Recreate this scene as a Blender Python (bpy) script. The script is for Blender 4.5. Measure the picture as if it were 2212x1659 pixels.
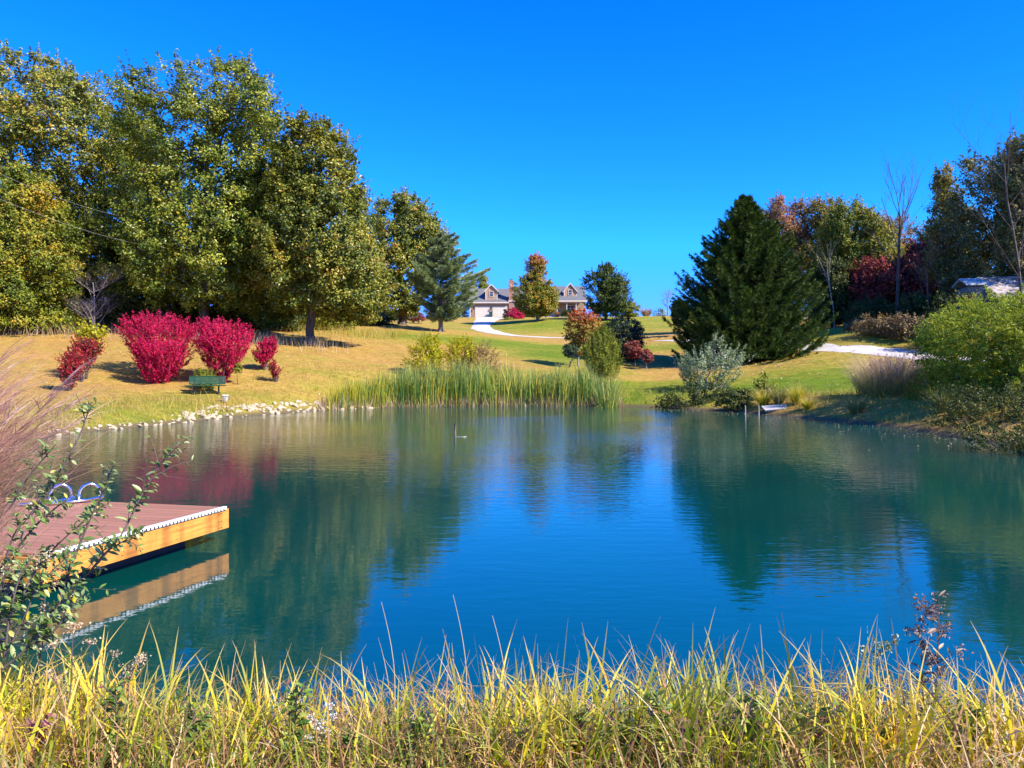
import bpy, math, random
import numpy as np
from mathutils import Vector
for o in list(bpy.data.objects): bpy.data.objects.remove(o)
S = bpy.context.scene
COL = S.collection
PI = math.pi
# ------------------------------------------------------------------ camera, sky, sun, exposure
CAMH = 2.3                      # eye height above the pond
F = 1661.0; CX = 1106.0; HZ = 795.0
cam = bpy.data.cameras.new('camera'); camo = bpy.data.objects.new('camera', cam); COL.objects.link(camo)
camo.location = (0, 0, CAMH); camo.rotation_euler = (PI/2, 0, 0)
cam.sensor_width = 36; cam.lens = 36*F/2212; cam.shift_y = -(829.5-HZ)*-1/2212*-1
cam.clip_end = 6000; cam.clip_start = 0.1
S.camera = camo
SUN_EL = math.radians(38); SUN_AZ = math.radians(121)      # azimuth from +Y towards +X
sdir = Vector((math.sin(SUN_AZ)*math.cos(SUN_EL), math.cos(SUN_AZ)*math.cos(SUN_EL), math.sin(SUN_EL)))
W = bpy.data.worlds.new('World'); S.world = W; W.use_nodes = True
nt = W.node_tree; bg = nt.nodes['Background']
sky = nt.nodes.new('ShaderNodeTexSky'); sky.sky_type = 'NISHITA'; sky.sun_disc = False
sky.sun_elevation = SUN_EL; sky.sun_rotation = SUN_AZ; sky.air_density = 1.0; sky.dust_density = 0.1; sky.ozone_density = 3.0
sky.altitude = 300
hs = nt.nodes.new('ShaderNodeHueSaturation'); hs.inputs['Saturation'].default_value = 1.42; hs.inputs['Value'].default_value = 1.0
gm = nt.nodes.new('ShaderNodeMix'); gm.data_type = 'RGBA'; gm.blend_type = 'MULTIPLY'; gm.inputs[0].default_value = 1
gm.inputs[7].default_value = (0.20, 0.84, 1.62, 1)
nt.links.new(sky.outputs[0], hs.inputs['Color']); nt.links.new(hs.outputs[0], gm.inputs[6]); dk_ = nt.nodes.new('ShaderNodeMix'); dk_.data_type = 'RGBA'; dk_.blend_type = 'DARKEN'; dk_.inputs[0].default_value = 1; dk_.inputs[7].default_value = (50, 2.75, 50, 1)
nt.links.new(gm.outputs[2], dk_.inputs[6]); nt.links.new(dk_.outputs[2], bg.inputs['Color'])
bg.inputs['Strength'].default_value = 0.118
sl = bpy.data.lights.new('sun', 'SUN'); sl.energy = 5.0; sl.angle = math.radians(0.5); sl.color = (1.0, 0.92, 0.78)
so = bpy.data.objects.new('sun', sl); COL.objects.link(so); so.rotation_euler = sdir.to_track_quat('Z', 'Y').to_euler()
S.view_settings.view_transform = 'Standard'; S.view_settings.look = 'None'; S.view_settings.exposure = 1.0; S.view_settings.gamma = 1.0

# ------------------------------------------------------------------ helpers
def P(x, y, D):                 # photograph position and distance to a place in the world
    return np.array([(x-CX)/F*D, D, CAMH+(HZ-y)/F*D])
def PX(x, D): return (x-CX)/F*D
def M(px, D): return px/F*D
RNG = np.random.default_rng(7)
def tag(o, label=None, cat=None, group=None, kind=None):
    if label: o['label'] = label
    if cat: o['category'] = cat
    if group: o['group'] = group
    if kind: o['kind'] = kind
    return o
def empty(name, loc, label, cat, group=None, rz=0):
    o = bpy.data.objects.new(name, None); COL.objects.link(o); o.location = tuple(float(v) for v in loc); o.rotation_euler.z = rz
    o.empty_display_size = 0.3
    return tag(o, label, cat, group)
class MB:
    def __init__(s): s.v = []; s.q = []; s.t = []; s.n = 0; s.tint = []; s.al = []
    def add(s, v, q=None, t=None, tint=0.5, al=0.0):
        v = np.asarray(v, float).reshape(-1, 3)
        s.v.append(v)
        if q is not None and len(q): s.q.append(np.asarray(q, int)+s.n)
        if t is not None and len(t): s.t.append(np.asarray(t, int)+s.n)
        s.tint.append(np.broadcast_to(np.asarray(tint, float), (len(v),))); s.al.append(np.broadcast_to(np.asarray(al, float), (len(v),)))
        s.n += len(v)
    def box(s, x0, x1, y0, y1, z0, z1, tint=0.5):
        v = [(x, y, z) for z in (z0, z1) for y in (y0, y1) for x in (x0, x1)]
        s.add(v, [(0, 2, 3, 1), (4, 5, 7, 6), (0, 1, 5, 4), (2, 6, 7, 3), (0, 4, 6, 2), (1, 3, 7, 5)], tint=tint)
    def prism(s, poly, a, b, axis='x', tint=0.5, chev=False):     # poly extruded along an axis from a to b
        n = len(poly); v = []
        for c in (a, b):
            for p in poly: v.append((c, p[0], p[1]) if axis == 'x' else ((p[0], c, p[1]) if axis == 'y' else (p[0], p[1], c)))
        q = [(i, (i+1) % n, (i+1) % n+n, i+n) for i in range(n)]
        t = []
        if chev:
            q += [(0, 5, 4, 1), (1, 4, 3, 2), (n, n+1, n+4, n+5), (n+1, n+2, n+3, n+4)]
        else:
            for i in range(1, n-1): t.append((0, i+1, i)); t.append((n, n+i, n+i+1))
        s.add(v, q, t, tint=tint)
    def tube(s, pts, rad, k=6, tint=0.5, cap=True):
        pts = np.asarray(pts, float); n = len(pts); rad = np.broadcast_to(np.asarray(rad, float), (n,))
        d = np.gradient(pts, axis=0); d /= np.linalg.norm(d, axis=1)[:, None]+1e-9
        a = np.cross(d, [0.13, 0.21, 1.0]); l = np.linalg.norm(a, axis=1)
        a[l < 0.15] = np.cross(d[l < 0.15], [1.0, 0, 0.1]); a /= np.linalg.norm(a, axis=1)[:, None]
        for i in range(1, n):
            if np.dot(a[i], a[i-1]) < 0: a[i] = -a[i]
        b = np.cross(d, a); an = np.arange(k)*2*PI/k
        v = pts[:, None]+rad[:, None, None]*(a[:, None]*np.cos(an)[None, :, None]+b[:, None]*np.sin(an)[None, :, None])
        q = []
        for i in range(n-1):
            for j in range(k): q.append((i*k+j, i*k+(j+1) % k, (i+1)*k+(j+1) % k, (i+1)*k+j))
        t = []
        if cap:
            for j in range(1, k-1): t.append((0, j, j+1)); t.append(((n-1)*k, (n-1)*k+j+1, (n-1)*k+j))
        s.add(v, q, t, tint=tint)
    def build(s, name, mat, parent=None, smooth=False):
        me = bpy.data.meshes.new(name)
        v = np.concatenate(s.v)
        q = np.concatenate(s.q) if s.q else np.zeros((0, 4), int); t = np.concatenate(s.t) if s.t else np.zeros((0, 3), int)
        me.vertices.add(len(v)); me.vertices.foreach_set('co', v.astype(np.float32).ravel())
        nl = len(q)*4+len(t)*3
        me.loops.add(nl); me.loops.foreach_set('vertex_index', np.concatenate([q.ravel(), t.ravel()]).astype(np.int32))
        me.polygons.add(len(q)+len(t))
        ls = np.concatenate([np.arange(len(q))*4, len(q)*4+np.arange(len(t))*3]).astype(np.int32)
        me.polygons.foreach_set('loop_start', ls)
        me.polygons.foreach_set('use_smooth', np.full(len(q)+len(t), smooth))
        for nm, arr in (('tint', s.tint), ('along', s.al)):
            at = me.attributes.new(nm, 'FLOAT', 'POINT'); at.data.foreach_set('value', np.concatenate(arr).astype(np.float32))
        me.update(calc_edges=True)
        me.materials.append(mat)
        o = bpy.data.objects.new(name, me); COL.objects.link(o)
        if parent: o.parent = parent
        return o

# ------------------------------------------------------------------ materials
def newmat(name):
    m = bpy.data.materials.new(name); m.use_nodes = True
    return m, m.node_tree, m.node_tree.nodes['Principled BSDF']
def ramp(nt, fac, cols, interp='LINEAR'):
    r = nt.nodes.new('ShaderNodeValToRGB'); r.color_ramp.interpolation = interp
    e = r.color_ramp.elements
    while len(e) < len(cols): e.new(0.5)
    for i, (p, c) in enumerate(cols): e[i].position = p; e[i].color = (*c, 1)
    nt.links.new(fac, r.inputs[0]); return r.outputs[0]
def noise(nt, scale, detail=3, rough=0.55, vec=None, sc3=None, dim='3D'):
    n = nt.nodes.new('ShaderNodeTexNoise'); n.inputs['Scale'].default_value = scale; n.inputs['Detail'].default_value = detail
    n.inputs['Roughness'].default_value = rough
    if vec is None:
        g = nt.nodes.new('ShaderNodeNewGeometry'); vec = g.outputs['Position']
    if sc3:
        mp = nt.nodes.new('ShaderNodeMapping'); mp.inputs['Scale'].default_value = sc3; nt.links.new(vec, mp.inputs[0]); vec = mp.outputs[0]
    nt.links.new(vec, n.inputs['Vector']); return n.outputs['Fac']
def math_(nt, op, a, b=None, clamp=False):
    n = nt.nodes.new('ShaderNodeMath'); n.operation = op; n.use_clamp = clamp
    for i, x in enumerate((a, b)):
        if x is None: continue
        if hasattr(x, 'is_linked') or hasattr(x, 'links'): nt.links.new(x, n.inputs[i])
        else: n.inputs[i].default_value = x
    return n.outputs[0]
def mixc(nt, f, a, b, mode='MIX'):
    n = nt.nodes.new('ShaderNodeMix'); n.data_type = 'RGBA'; n.blend_type = mode
    for i, x in ((0, f), (6, a), (7, b)):
        if isinstance(x, (int, float)): n.inputs[i].default_value = x
        elif isinstance(x, tuple): n.inputs[i].default_value = (*x, 1) if len(x) == 3 else x
        else: nt.links.new(x, n.inputs[i])
    return n.outputs[2]
def attr(nt, name):
    a = nt.nodes.new('ShaderNodeAttribute'); a.attribute_name = name; return a.outputs['Fac']
def bump(nt, b, h, strength=0.5, dist=0.05):
    n = nt.nodes.new('ShaderNodeBump'); n.inputs['Strength'].default_value = strength; n.inputs['Distance'].default_value = dist
    nt.links.new(h, n.inputs['Height']); nt.links.new(n.outputs[0], b.inputs['Normal'])
GAIN = 1.06
def leaf_mat(name, cols, clump=0.45, cs=0.6, transl=0.3, rough=0.5, spec=0.35, tip=None):
    """cols: ramp over the leaf's own random tint, pushed by slow noise so kinds of leaf gather in clumps"""
    m, nt, b = newmat(name)
    t = attr(nt, 'tint'); n = noise(nt, cs, 2)
    n2 = math_(nt, 'MULTIPLY', math_(nt, 'SUBTRACT', n, 0.5), clump*4)
    f = math_(nt, 'ADD', t, n2, True)
    c = ramp(nt, f, [(p_, tuple(min(.85, k_*GAIN) for k_ in q_)) for p_, q_ in cols])
    if tip:
        c = mixc(nt, math_(nt, 'MULTIPLY', math_(nt, 'POWER', attr(nt, 'along'), tip[1]), tip[2] if len(tip) > 2 else 0.9), c, tip[0])
    nt.links.new(c, b.inputs['Base Color']); b.inputs['Roughness'].default_value = rough
    b.inputs['Specular IOR Level'].default_value = spec
    tr = nt.nodes.new('ShaderNodeBsdfTranslucent'); nt.links.new(c, tr.inputs['Color'])
    mx = nt.nodes.new('ShaderNodeMixShader'); mx.inputs[0].default_value = transl
    nt.links.new(b.outputs[0], mx.inputs[1]); nt.links.new(tr.outputs[0], mx.inputs[2])
    nt.links.new(mx.outputs[0], nt.nodes['Material Output'].inputs[0])
    return m
def plain(name, col, rough=0.6, var=0.25, ns=3.0, metal=0, bmp=0.0, sc3=None, col2=None, spec=0.5, coord='Object', detail=4):
    m, nt, b = newmat(name)
    tc = nt.nodes.new('ShaderNodeTexCoord')
    n = noise(nt, ns, detail, 0.6, vec=tc.outputs[coord], sc3=sc3)
    c2 = col2 if col2 else tuple(c*(1-var) for c in col)
    c1 = col if col2 else tuple(min(1, c*(1+var*0.6)) for c in col)
    c = ramp(nt, n, [(0.32, c2), (0.68, c1)])
    nt.links.new(c, b.inputs['Base Color']); b.inputs['Roughness'].default_value = rough; b.inputs['Metallic'].default_value = metal
    b.inputs['Specular IOR Level'].default_value = spec
    if bmp: bump(nt, b, n, 0.6, bmp)
    return m
def bark(name, c1, c2):
    m, nt, b = newmat(name)
    n = noise(nt, 6, 5, 0.7, sc3=(1, 1, 0.25)); c = ramp(nt, n, [(0.35, c1), (0.65, c2)])
    nt.links.new(c, b.inputs['Base Color']); b.inputs['Roughness'].default_value = 0.9; bump(nt, b, n, 0.9, 0.05); return m
BARK = bark('bark_grey', (0.035, 0.028, 0.022), (0.13, 0.105, 0.085))
BARKP = bark('bark_pale', (0.10, 0.085, 0.075), (0.30, 0.26, 0.23))
BARKR = bark('bark_brown', (0.06, 0.035, 0.025), (0.2, 0.13, 0.09))
OAK = leaf_mat('oak_leaf', [(0.0, (0.045, 0.075, 0.008)), (0.35, (0.13, 0.165, 0.015)), (0.62, (0.27, 0.28, 0.025)), (0.88, (0.46, 0.40, 0.05)), (1.0, (0.45, 0.22, 0.03))], 0.28, 0.35, 0.32, 0.42, 0.5)
OAKG = leaf_mat('oak_leaf_green', [(0.0, (0.04, 0.085, 0.008)), (0.4, (0.13, 0.18, 0.015)), (0.75, (0.33, 0.35, 0.03)), (1.0, (0.50, 0.42, 0.04))], 0.3, 0.4, 0.32, 0.42, 0.5)
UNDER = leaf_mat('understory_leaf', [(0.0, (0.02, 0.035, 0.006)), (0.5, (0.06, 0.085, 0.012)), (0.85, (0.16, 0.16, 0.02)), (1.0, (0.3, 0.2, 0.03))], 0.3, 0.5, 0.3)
YELLOWTREE = leaf_mat('yellowing_leaf', [(0.0, (0.06, 0.10, 0.01)), (0.4, (0.17, 0.21, 0.018)), (0.75, (0.36, 0.33, 0.03)), (1.0, (0.55, 0.34, 0.03))], 0.5, 0.3)
CRIMSON = leaf_mat('crimson_leaf', [(0.0, (0.18, 0.02, 0.02)), (0.25, (0.42, 0.008, 0.05)), (0.6, (0.66, 0.012, 0.10)), (0.85, (0.68, 0.02, 0.13)), (1.0, (0.68, 0.12, 0.12))], 0.25, 1.2, 0.4, 0.5, 0.3)
CRIMMIX = leaf_mat('crimson_brown_leaf', [(0.0, (0.10, 0.05, 0.02)), (0.4, (0.25, 0.02, 0.03)), (0.7, (0.55, 0.02, 0.05)), (1.0, (0.5, 0.12, 0.05))], 0.35, 1.6, 0.35)
YG = leaf_mat('yellow_green_leaf', [(0.0, (0.20, 0.24, 0.005)), (0.5, (0.50, 0.46, 0.01)), (1.0, (0.72, 0.55, 0.02))], 0.3, 1.0, 0.4)
PINE = leaf_mat('pine_needle', [(0.0, (0.12, 0.17, 0.07)), (0.5, (0.26, 0.34, 0.14)), (1.0, (0.46, 0.50, 0.22))], 0.3, 0.5, 0.15, 0.5, 0.3)
SPRUCE = leaf_mat('spruce_needle', [(0.0, (0.012, 0.028, 0.005)), (0.45, (0.04, 0.085, 0.009)), (0.85, (0.13, 0.20, 0.018)), (1.0, (0.22, 0.20, 0.04))], 0.22, 0.5, 0.1, 0.5, 0.3)
JUN = leaf_mat('juniper_needle', [(0.0, (0.05, 0.09, 0.006)), (0.5, (0.22, 0.25, 0.015)), (1.0, (0.45, 0.42, 0.04))], 0.3, 1.4, 0.2)
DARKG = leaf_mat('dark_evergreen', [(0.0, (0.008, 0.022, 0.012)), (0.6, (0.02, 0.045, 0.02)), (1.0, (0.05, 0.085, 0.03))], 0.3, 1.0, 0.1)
MAPLE = leaf_mat('maple_leaf', [(0.0, (0.08, 0.12, 0.012)), (0.45, (0.22, 0.26, 0.02)), (0.75, (0.45, 0.3, 0.03)), (1.0, (0.62, 0.14, 0.05))], 0.12, 0.5, 0.35, tip=((0.60, 0.20, 0.08), 6.0, 0.85))
MAPLED = leaf_mat('maple_leaf_dark', [(0.0, (0.02, 0.045, 0.01)), (0.5, (0.06, 0.10, 0.014)), (1.0, (0.2, 0.2, 0.02))], 0.25, 0.5, 0.3)
ORANGER = leaf_mat('orange_red_leaf', [(0.0, (0.12, 0.14, 0.02)), (0.5, (0.28, 0.24, 0.03)), (0.8, (0.45, 0.25, 0.04)), (1.0, (0.55, 0.1, 0.03))], 0.25, 1.2, 0.35, tip=((0.55, 0.07, 0.03), 3.0, 0.9))
RUST = leaf_mat('rust_leaf', [(0.0, (0.12, 0.09, 0.025)), (0.4, (0.32, 0.2, 0.06)), (0.75, (0.48, 0.24, 0.11)), (1.0, (0.55, 0.2, 0.14))], 0.5, 0.35)
GOLD = leaf_mat('golden_green_leaf', [(0.0, (0.06, 0.09, 0.01)), (0.4, (0.18, 0.21, 0.015)), (0.8, (0.36, 0.34, 0.02)), (1.0, (0.4, 0.25, 0.03))], 0.35, 0.4)
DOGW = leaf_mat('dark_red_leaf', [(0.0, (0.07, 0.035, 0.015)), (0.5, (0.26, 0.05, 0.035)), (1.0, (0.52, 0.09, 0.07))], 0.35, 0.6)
DKW = leaf_mat('olive_brown_leaf', [(0.0, (0.05, 0.07, 0.015)), (0.5, (0.16, 0.18, 0.04)), (0.85, (0.34, 0.29, 0.10)), (1.0, (0.46, 0.26, 0.14))], 0.35, 0.4, 0.25)  # olive to brown leaf tones of the right wood
SILVER = leaf_mat('silver_leaf', [(0.0, (0.10, 0.14, 0.05)), (0.45, (0.20, 0.27, 0.10)), (1.0, (0.58, 0.60, 0.40))], 0.3, 1.0, 0.25)
WILLOW = leaf_mat('willow_leaf', [(0.0, (0.12, 0.18, 0.01)), (0.5, (0.30, 0.36, 0.02)), (1.0, (0.58, 0.56, 0.06))], 0.3, 0.7, 0.38)
BROWNB = leaf_mat('brown_brush', [(0.0, (0.09, 0.06, 0.02)), (0.5, (0.27, 0.17, 0.06)), (1.0, (0.42, 0.33, 0.13))], 0.35, 0.8, 0.25)
PINKG = leaf_mat('pink_plume_grass', [(0.0, (0.25, 0.18, 0.08)), (0.5, (0.5, 0.34, 0.24)), (1.0, (0.72, 0.52, 0.45))], 0.2, 1.0, 0.25)
TWIG = plain('grey_twig', (0.26, 0.22, 0.22), 0.9, 0.4, 2)
TWIGD = plain('brown_twig', (0.12, 0.09, 0.08), 0.9, 0.4, 2)
CATT = leaf_mat('cattail_blade', [(0.0, (0.035, 0.10, 0.015)), (0.4, (0.12, 0.23, 0.03)), (0.72, (0.33, 0.40, 0.06)), (1.0, (0.62, 0.50, 0.08))], 0.3, 0.25, 0.3, tip=((0.45, 0.47, 0.22), 4.0, 0.5))
CATTY = leaf_mat('cattail_blade_yellow', [(0.0, (0.2, 0.28, 0.02)), (0.5, (0.5, 0.45, 0.03)), (1.0, (0.7, 0.42, 0.05))], 0.3, 0.3, 0.35)
STRAW = leaf_mat('dry_straw', [(0.0, (0.26, 0.16, 0.07)), (0.5, (0.5, 0.35, 0.17)), (1.0, (0.72, 0.58, 0.38))], 0.15, 2.0, 0.3)
STRAWB = leaf_mat('brown_straw', [(0.0, (0.15, 0.07, 0.03)), (0.4, (0.42, 0.22, 0.08)), (0.75, (0.66, 0.44, 0.2)), (1.0, (0.8, 0.66, 0.42))], 0.2, 2.5, 0.3)
BANKG = leaf_mat('bank_grass', [(0.0, (0.17, 0.19, 0.015)), (0.4, (0.36, 0.31, 0.035)), (0.7, (0.50, 0.36, 0.075)), (1.0, (0.56, 0.35, 0.15))], 0.35, 0.35, 0.35)
BANKR = leaf_mat('right_bank_grass', [(0.0, (0.08, 0.13, 0.012)), (0.45, (0.24, 0.28, 0.03)), (0.75, (0.42, 0.36, 0.08)), (1.0, (0.5, 0.34, 0.17))], 0.35, 0.5, 0.35)
SEDGE = leaf_mat('sedge_blade', [(0.0, (0.12, 0.2, 0.006)), (0.35, (0.40, 0.46, 0.008)), (0.7, (0.78, 0.64, 0.012)), (1.0, (0.8, 0.48, 0.03))], 0.2, 1.4, 0.38, tip=((0.60, 0.38, 0.2), 3.5, 0.9))
# ------------------------------------------------------------------ terrain
sh = [(100, 942), (200, 931), (300, 922), (400, 912), (500, 901), (600, 893), (700, 886), (850, 879), (1000, 877), (1106, 876), (1300, 877), (1420, 880), (1500, 885), (1580, 889), (1650, 895), (1730, 902), (1800, 908), (1950, 925), (2050, 942), (2130, 955), (2212, 968)]
SH = []
for x, y in sh:
    D = CAMH*F/(y-HZ); SH.append((PX(x, D), D))
SH += [(15.8, 17), (15, 12), (11.5, 8), (7, 5.7), (4, 5.0), (2, 4.75), (0, 4.6), (-2, 4.7), (-3.6, 5.2), (-5.2, 6.3), (-6.8, 7.8), (-9.5, 10), (-12.5, 13.5), (-14.8, 18), (-15.9, 22.5)]
SH = np.array(SH)
def shore_d(x, y):              # signed distance to the shoreline, positive on land
    x = np.asarray(x, float); y = np.asarray(y, float); best = np.full(x.shape, 1e9); ins = np.zeros(x.shape, bool)
    n = len(SH)
    for i in range(n):
        x1, y1 = SH[i]; x2, y2 = SH[(i+1) % n]; dx, dy = x2-x1, y2-y1
        t = np.clip(((x-x1)*dx+(y-y1)*dy)/(dx*dx+dy*dy), 0, 1)
        best = np.minimum(best, np.hypot(x-x1-t*dx, y-y1-t*dy))
        c = ((y1 > y) != (y2 > y)) & (x < (x2-x1)*(y-y1)/((y2-y1) if y2 != y1 else 1e-9)+x1)
        ins ^= c
    return np.where(ins, -best, best)
ctl = [(0, 715, 58), (0, 745, 50), (0, 800, 41), (60, 870, 33), (148, 838, 36), (340, 830, 42), (475, 824, 43), (570, 793, 47), (597, 820, 45), (450, 862, 40), (300, 712, 62), (150, 712, 60),
       (671, 740, 60), (578, 732, 64), (868, 700, 95), (952, 716, 85), (700, 782, 52), (800, 762, 60), (900, 742, 70), (880, 795, 53), (1000, 772, 62), (1100, 782, 58), (1150, 743, 80), (750, 700, 90),
       (1054, 688, 146), (1041, 703, 128), (1038, 711, 118), (1061, 718, 110), (1093, 724, 104), (1134, 728, 100), (1223, 731, 97), (1161, 691, 126), (1310, 690, 126), (1020, 685, 149), (1260, 685, 149), (1140, 685, 150),
       (1400, 683, 158), (1480, 683, 155), (840, 694, 130), (700, 690, 140), (1400, 731, 90), (1430, 702, 120), (1400, 762, 72), (1400, 802, 57), (1400, 842, 50), (1250, 800, 55), (1250, 770, 66), (1620, 785, 61), (1500, 790, 60),
       (1600, 832, 48), (1750, 800, 50), (1750, 838, 44), (1900, 855, 36.5), (1770, 752, 56.5), (1770, 739, 60.5), (1850, 703, 76), (1950, 773, 51.8), (1950, 759, 55.5), (2050, 788, 48.5), (2050, 774, 52.3), (2000, 694, 62), (2150, 694, 58),
       (2212, 805, 38), (2212, 855, 31), (1700, 702, 95), (1900, 690, 90)]
C3 = [P(*c) for c in ctl]
C3 += [np.array(p, float) for p in [(0, 0, .62), (-3, 1, .62), (3, 1, .62), (-9, -2, .8), (9, -2, .8), (0, -20, 1.2), (-12, 6, 1.1), (14, 4, 1.0), (-25, 18, 2.2), (24, 16, 2.0), (22, 26, 2.0), (-40, 40, 4.6), (-60, 80, 9), (45, 50, 7), (60, 90, 12), (-50, 150, 13.2), (70, 150, 14), (0, -70, 1.5), (-70, -20, 2), (70, -20, 2), (0, 185, 12.3), (60, 200, 12), (-60, 200, 12), (0, 170, 12.9), (30, 170, 13.2), (-30, 170, 12.9)]]
C3 = np.array(C3)
def _U(r2): return 0.5*r2*np.log(r2+1e-12)
_d2 = ((C3[:, None, :2]-C3[None, :, :2])**2).sum(-1)
_A = np.zeros((len(C3)+3,)*2); _A[:-3, :-3] = _U(_d2)+np.eye(len(C3))*25.0
_A[:-3, -3] = 1; _A[:-3, -2:] = C3[:, :2]; _A[-3, :-3] = 1; _A[-2:, :-3] = C3[:, :2].T
_w = np.linalg.solve(_A, np.concatenate([C3[:, 2], np.zeros(3)]))
def sst(a, b, x): t = np.clip((x-a)/(b-a), 0, 1); return t*t*(3-2*t)
def G(x, y):
    x = np.atleast_1d(np.asarray(x, float)); y = np.atleast_1d(np.asarray(y, float))
    xc = np.clip(x, -90, 90); yc = np.clip(y, -60, 195)
    z = _w[-3]+_w[-2]*xc+_w[-1]*yc
    for i in range(len(C3)): z = z+_w[i]*_U((xc-C3[i, 0])**2+(yc-C3[i, 1])**2)
    z = np.maximum(z, 0.45)
    far = sst(165, 330, y)*14; z = z-far
    d = shore_d(x, y)
    z = z-1.3*np.exp(-((y-(99.5-0.62*x))/2.6)**4)*sst(10.5, 13.5, x)*(1-sst(20, 24, x))      # the drive runs in a shallow cut here
    und = 0.06*np.sin(x*0.9+1.3*np.sin(y*0.5))*np.sin(y*0.7+0.8)+0.03*np.sin(x*2.3+y*1.7)
    z = z+und*sst(0, 5, d)*(1-sst(60, 120, y))
    edge = 0.05+0.36*np.clip(d, 0, 20)-0.02*np.clip(d, 0, 8)**2
    w = sst(0.5, 5.5, d)
    zl = edge*(1-w)+z*w
    return np.where(d > 0, zl, np.maximum(-2.5, d*0.7+0.05))
def G1(x, y): return float(G(x, y)[0])
def axis(c, a, b, n): s = np.linspace(-1, 1, n); return c+a*s+b*s**7
gx = axis(0, 40, 1500, 640); gy = axis(28, 42, 1600, 820)
XX, YY = np.meshgrid(gx, gy); ZZ = G(XX.ravel(), YY.ravel()).reshape(XX.shape)
nY, nX = XX.shape
idx = np.arange(nX*nY).reshape(nY, nX)
quads = np.stack([idx[:-1, :-1], idx[:-1, 1:], idx[1:, 1:], idx[1:, :-1]], -1).reshape(-1, 4)
# how green the turf is (a property of the turf itself): 0 dry straw, 1 lush
def gauss(x, y, cx, cy, rx, ry): return np.exp(-((x-cx)/rx)**2-((y-cy)/ry)**2)
def greenness(x, y):
    g = 0.16+0*x
    g = g+0.75*gauss(x, y, 3.5, 66, 4.5, 9)+0.7*gauss(x, y, 6, 77, 14, 5)+0.5*gauss(x, y, -8, 76, 9, 6)+0.45*gauss(x, y, 5, 118, 22, 12)+0.4*gauss(x, y, 25, 130, 30, 20)
    g = g+0.75*gauss(x, y, 24, 42, 7, 8)+0.6*gauss(x, y, 15, 46, 7, 5)+0.5*gauss(x, y, 10, 50, 6, 4)+0.45*gauss(x, y, 28, 75, 8, 20)+0.3*gauss(x, y, -14, 34, 4, 9)
    g = g+0.20*np.exp(-(np.clip(shore_d(x, y), 0, 99)/6.5)**2)*(x < 8)*(y > 12)
    return np.clip(g, 0, 1)
tm = MB(); tm.add(np.stack([XX, YY, ZZ], -1).reshape(-1, 3), quads, tint=greenness(XX.ravel(), YY.ravel()), al=np.clip(shore_d(XX.ravel(), YY.ravel()), 0, 3)/3)
m, nt, b = newmat('turf')
n1 = noise(nt, 0.12, 4, 0.6); n2 = noise(nt, 2.2, 5, 0.7); n3 = noise(nt, 0.55, 4, 0.65, sc3=(0.35, 1.6, 1)); n4 = noise(nt, 14, 3, 0.7)
f = math_(nt, 'ADD', attr(nt, 'tint'), math_(nt, 'MULTIPLY', math_(nt, 'SUBTRACT', n1, 0.5), 1.0))
f = math_(nt, 'ADD', f, math_(nt, 'MULTIPLY', math_(nt, 'SUBTRACT', n3, 0.5), 1.1), True)
c = ramp(nt, f, [(0.0, (0.50, 0.28, 0.085)), (0.3, (0.45, 0.30, 0.07)), (0.55, (0.32, 0.29, 0.04)), (1.0, (0.15, 0.23, 0.015))])
c = mixc(nt, 0.75, c, ramp(nt, n2, [(0.3, (0.55, 0.5, 0.42)), (0.7, (1.25, 1.25, 1.2))]), 'MULTIPLY')
c = mixc(nt, 0.5, c, ramp(nt, n4, [(0.35, (0.6, 0.6, 0.55)), (0.65, (1.3, 1.3, 1.3))]), 'MULTIPLY')
c = mixc(nt, math_(nt, 'SUBTRACT', 1.0, math_(nt, 'MULTIPLY', attr(nt, 'along'), 7.0), True), c, (0.15, 0.11, 0.06))
nt.links.new(c, b.inputs['Base Color']); b.inputs['Roughness'].default_value = 0.95; b.inputs['Specular IOR Level'].default_value = 0.1
bump(nt, b, math_(nt, 'ADD', n2, n4), 0.8, 0.12)
tag(tm.build('ground', m, smooth=True), kind='structure')
# ------------------------------------------------------------------ pond
w = MB(); w.add([(-30, -2, 0), (30, -2, 0), (30, 56, 0), (-30, 56, 0)], [(0, 1, 2, 3)])
m, nt, b = newmat('pond_water')
g = nt.nodes.new('ShaderNodeNewGeometry')
wa = noise(nt, 1.0, 3, 0.5, vec=g.outputs['Position'], sc3=(2.2, 5.5, 1)); wb = noise(nt, 1.0, 2, 0.5, vec=g.outputs['Position'], sc3=(7, 15, 1)); wc = noise(nt, 1.0, 2, 0.5, vec=g.outputs['Position'], sc3=(0.5, 0.9, 1))
wind = ramp(nt, noise(nt, 0.11, 2, 0.5, sc3=(1, 1, 1)), [(0.38, (0.35, 0.35, 0.35)), (0.62, (1, 1, 1))])
h = math_(nt, 'ADD', math_(nt, 'MULTIPLY', wa, 0.9), math_(nt, 'MULTIPLY', wb, 0.28)); sp = nt.nodes.new('ShaderNodeSeparateXYZ'); nt.links.new(g.outputs['Position'], sp.inputs[0])
far = nt.nodes.new('ShaderNodeMapRange'); far.inputs[1].default_value = 9; far.inputs[2].default_value = 36; far.inputs[3].default_value = 0.7; far.inputs[4].default_value = 5.5; nt.links.new(sp.outputs[1], far.inputs[0])   # more wind on the open far water
h = math_(nt, 'MULTIPLY', h, wind); h = math_(nt, 'MULTIPLY', h, far.outputs[0]); h = math_(nt, 'ADD', h, math_(nt, 'MULTIPLY', wc, 0.5))
depth = noise(nt, 0.16, 2, 0.5)
nt.links.new(ramp(nt, depth, [(0.35, (0.0, 0.042, 0.040)), (0.65, (0.0, 0.060, 0.046))]), b.inputs['Base Color'])
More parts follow.
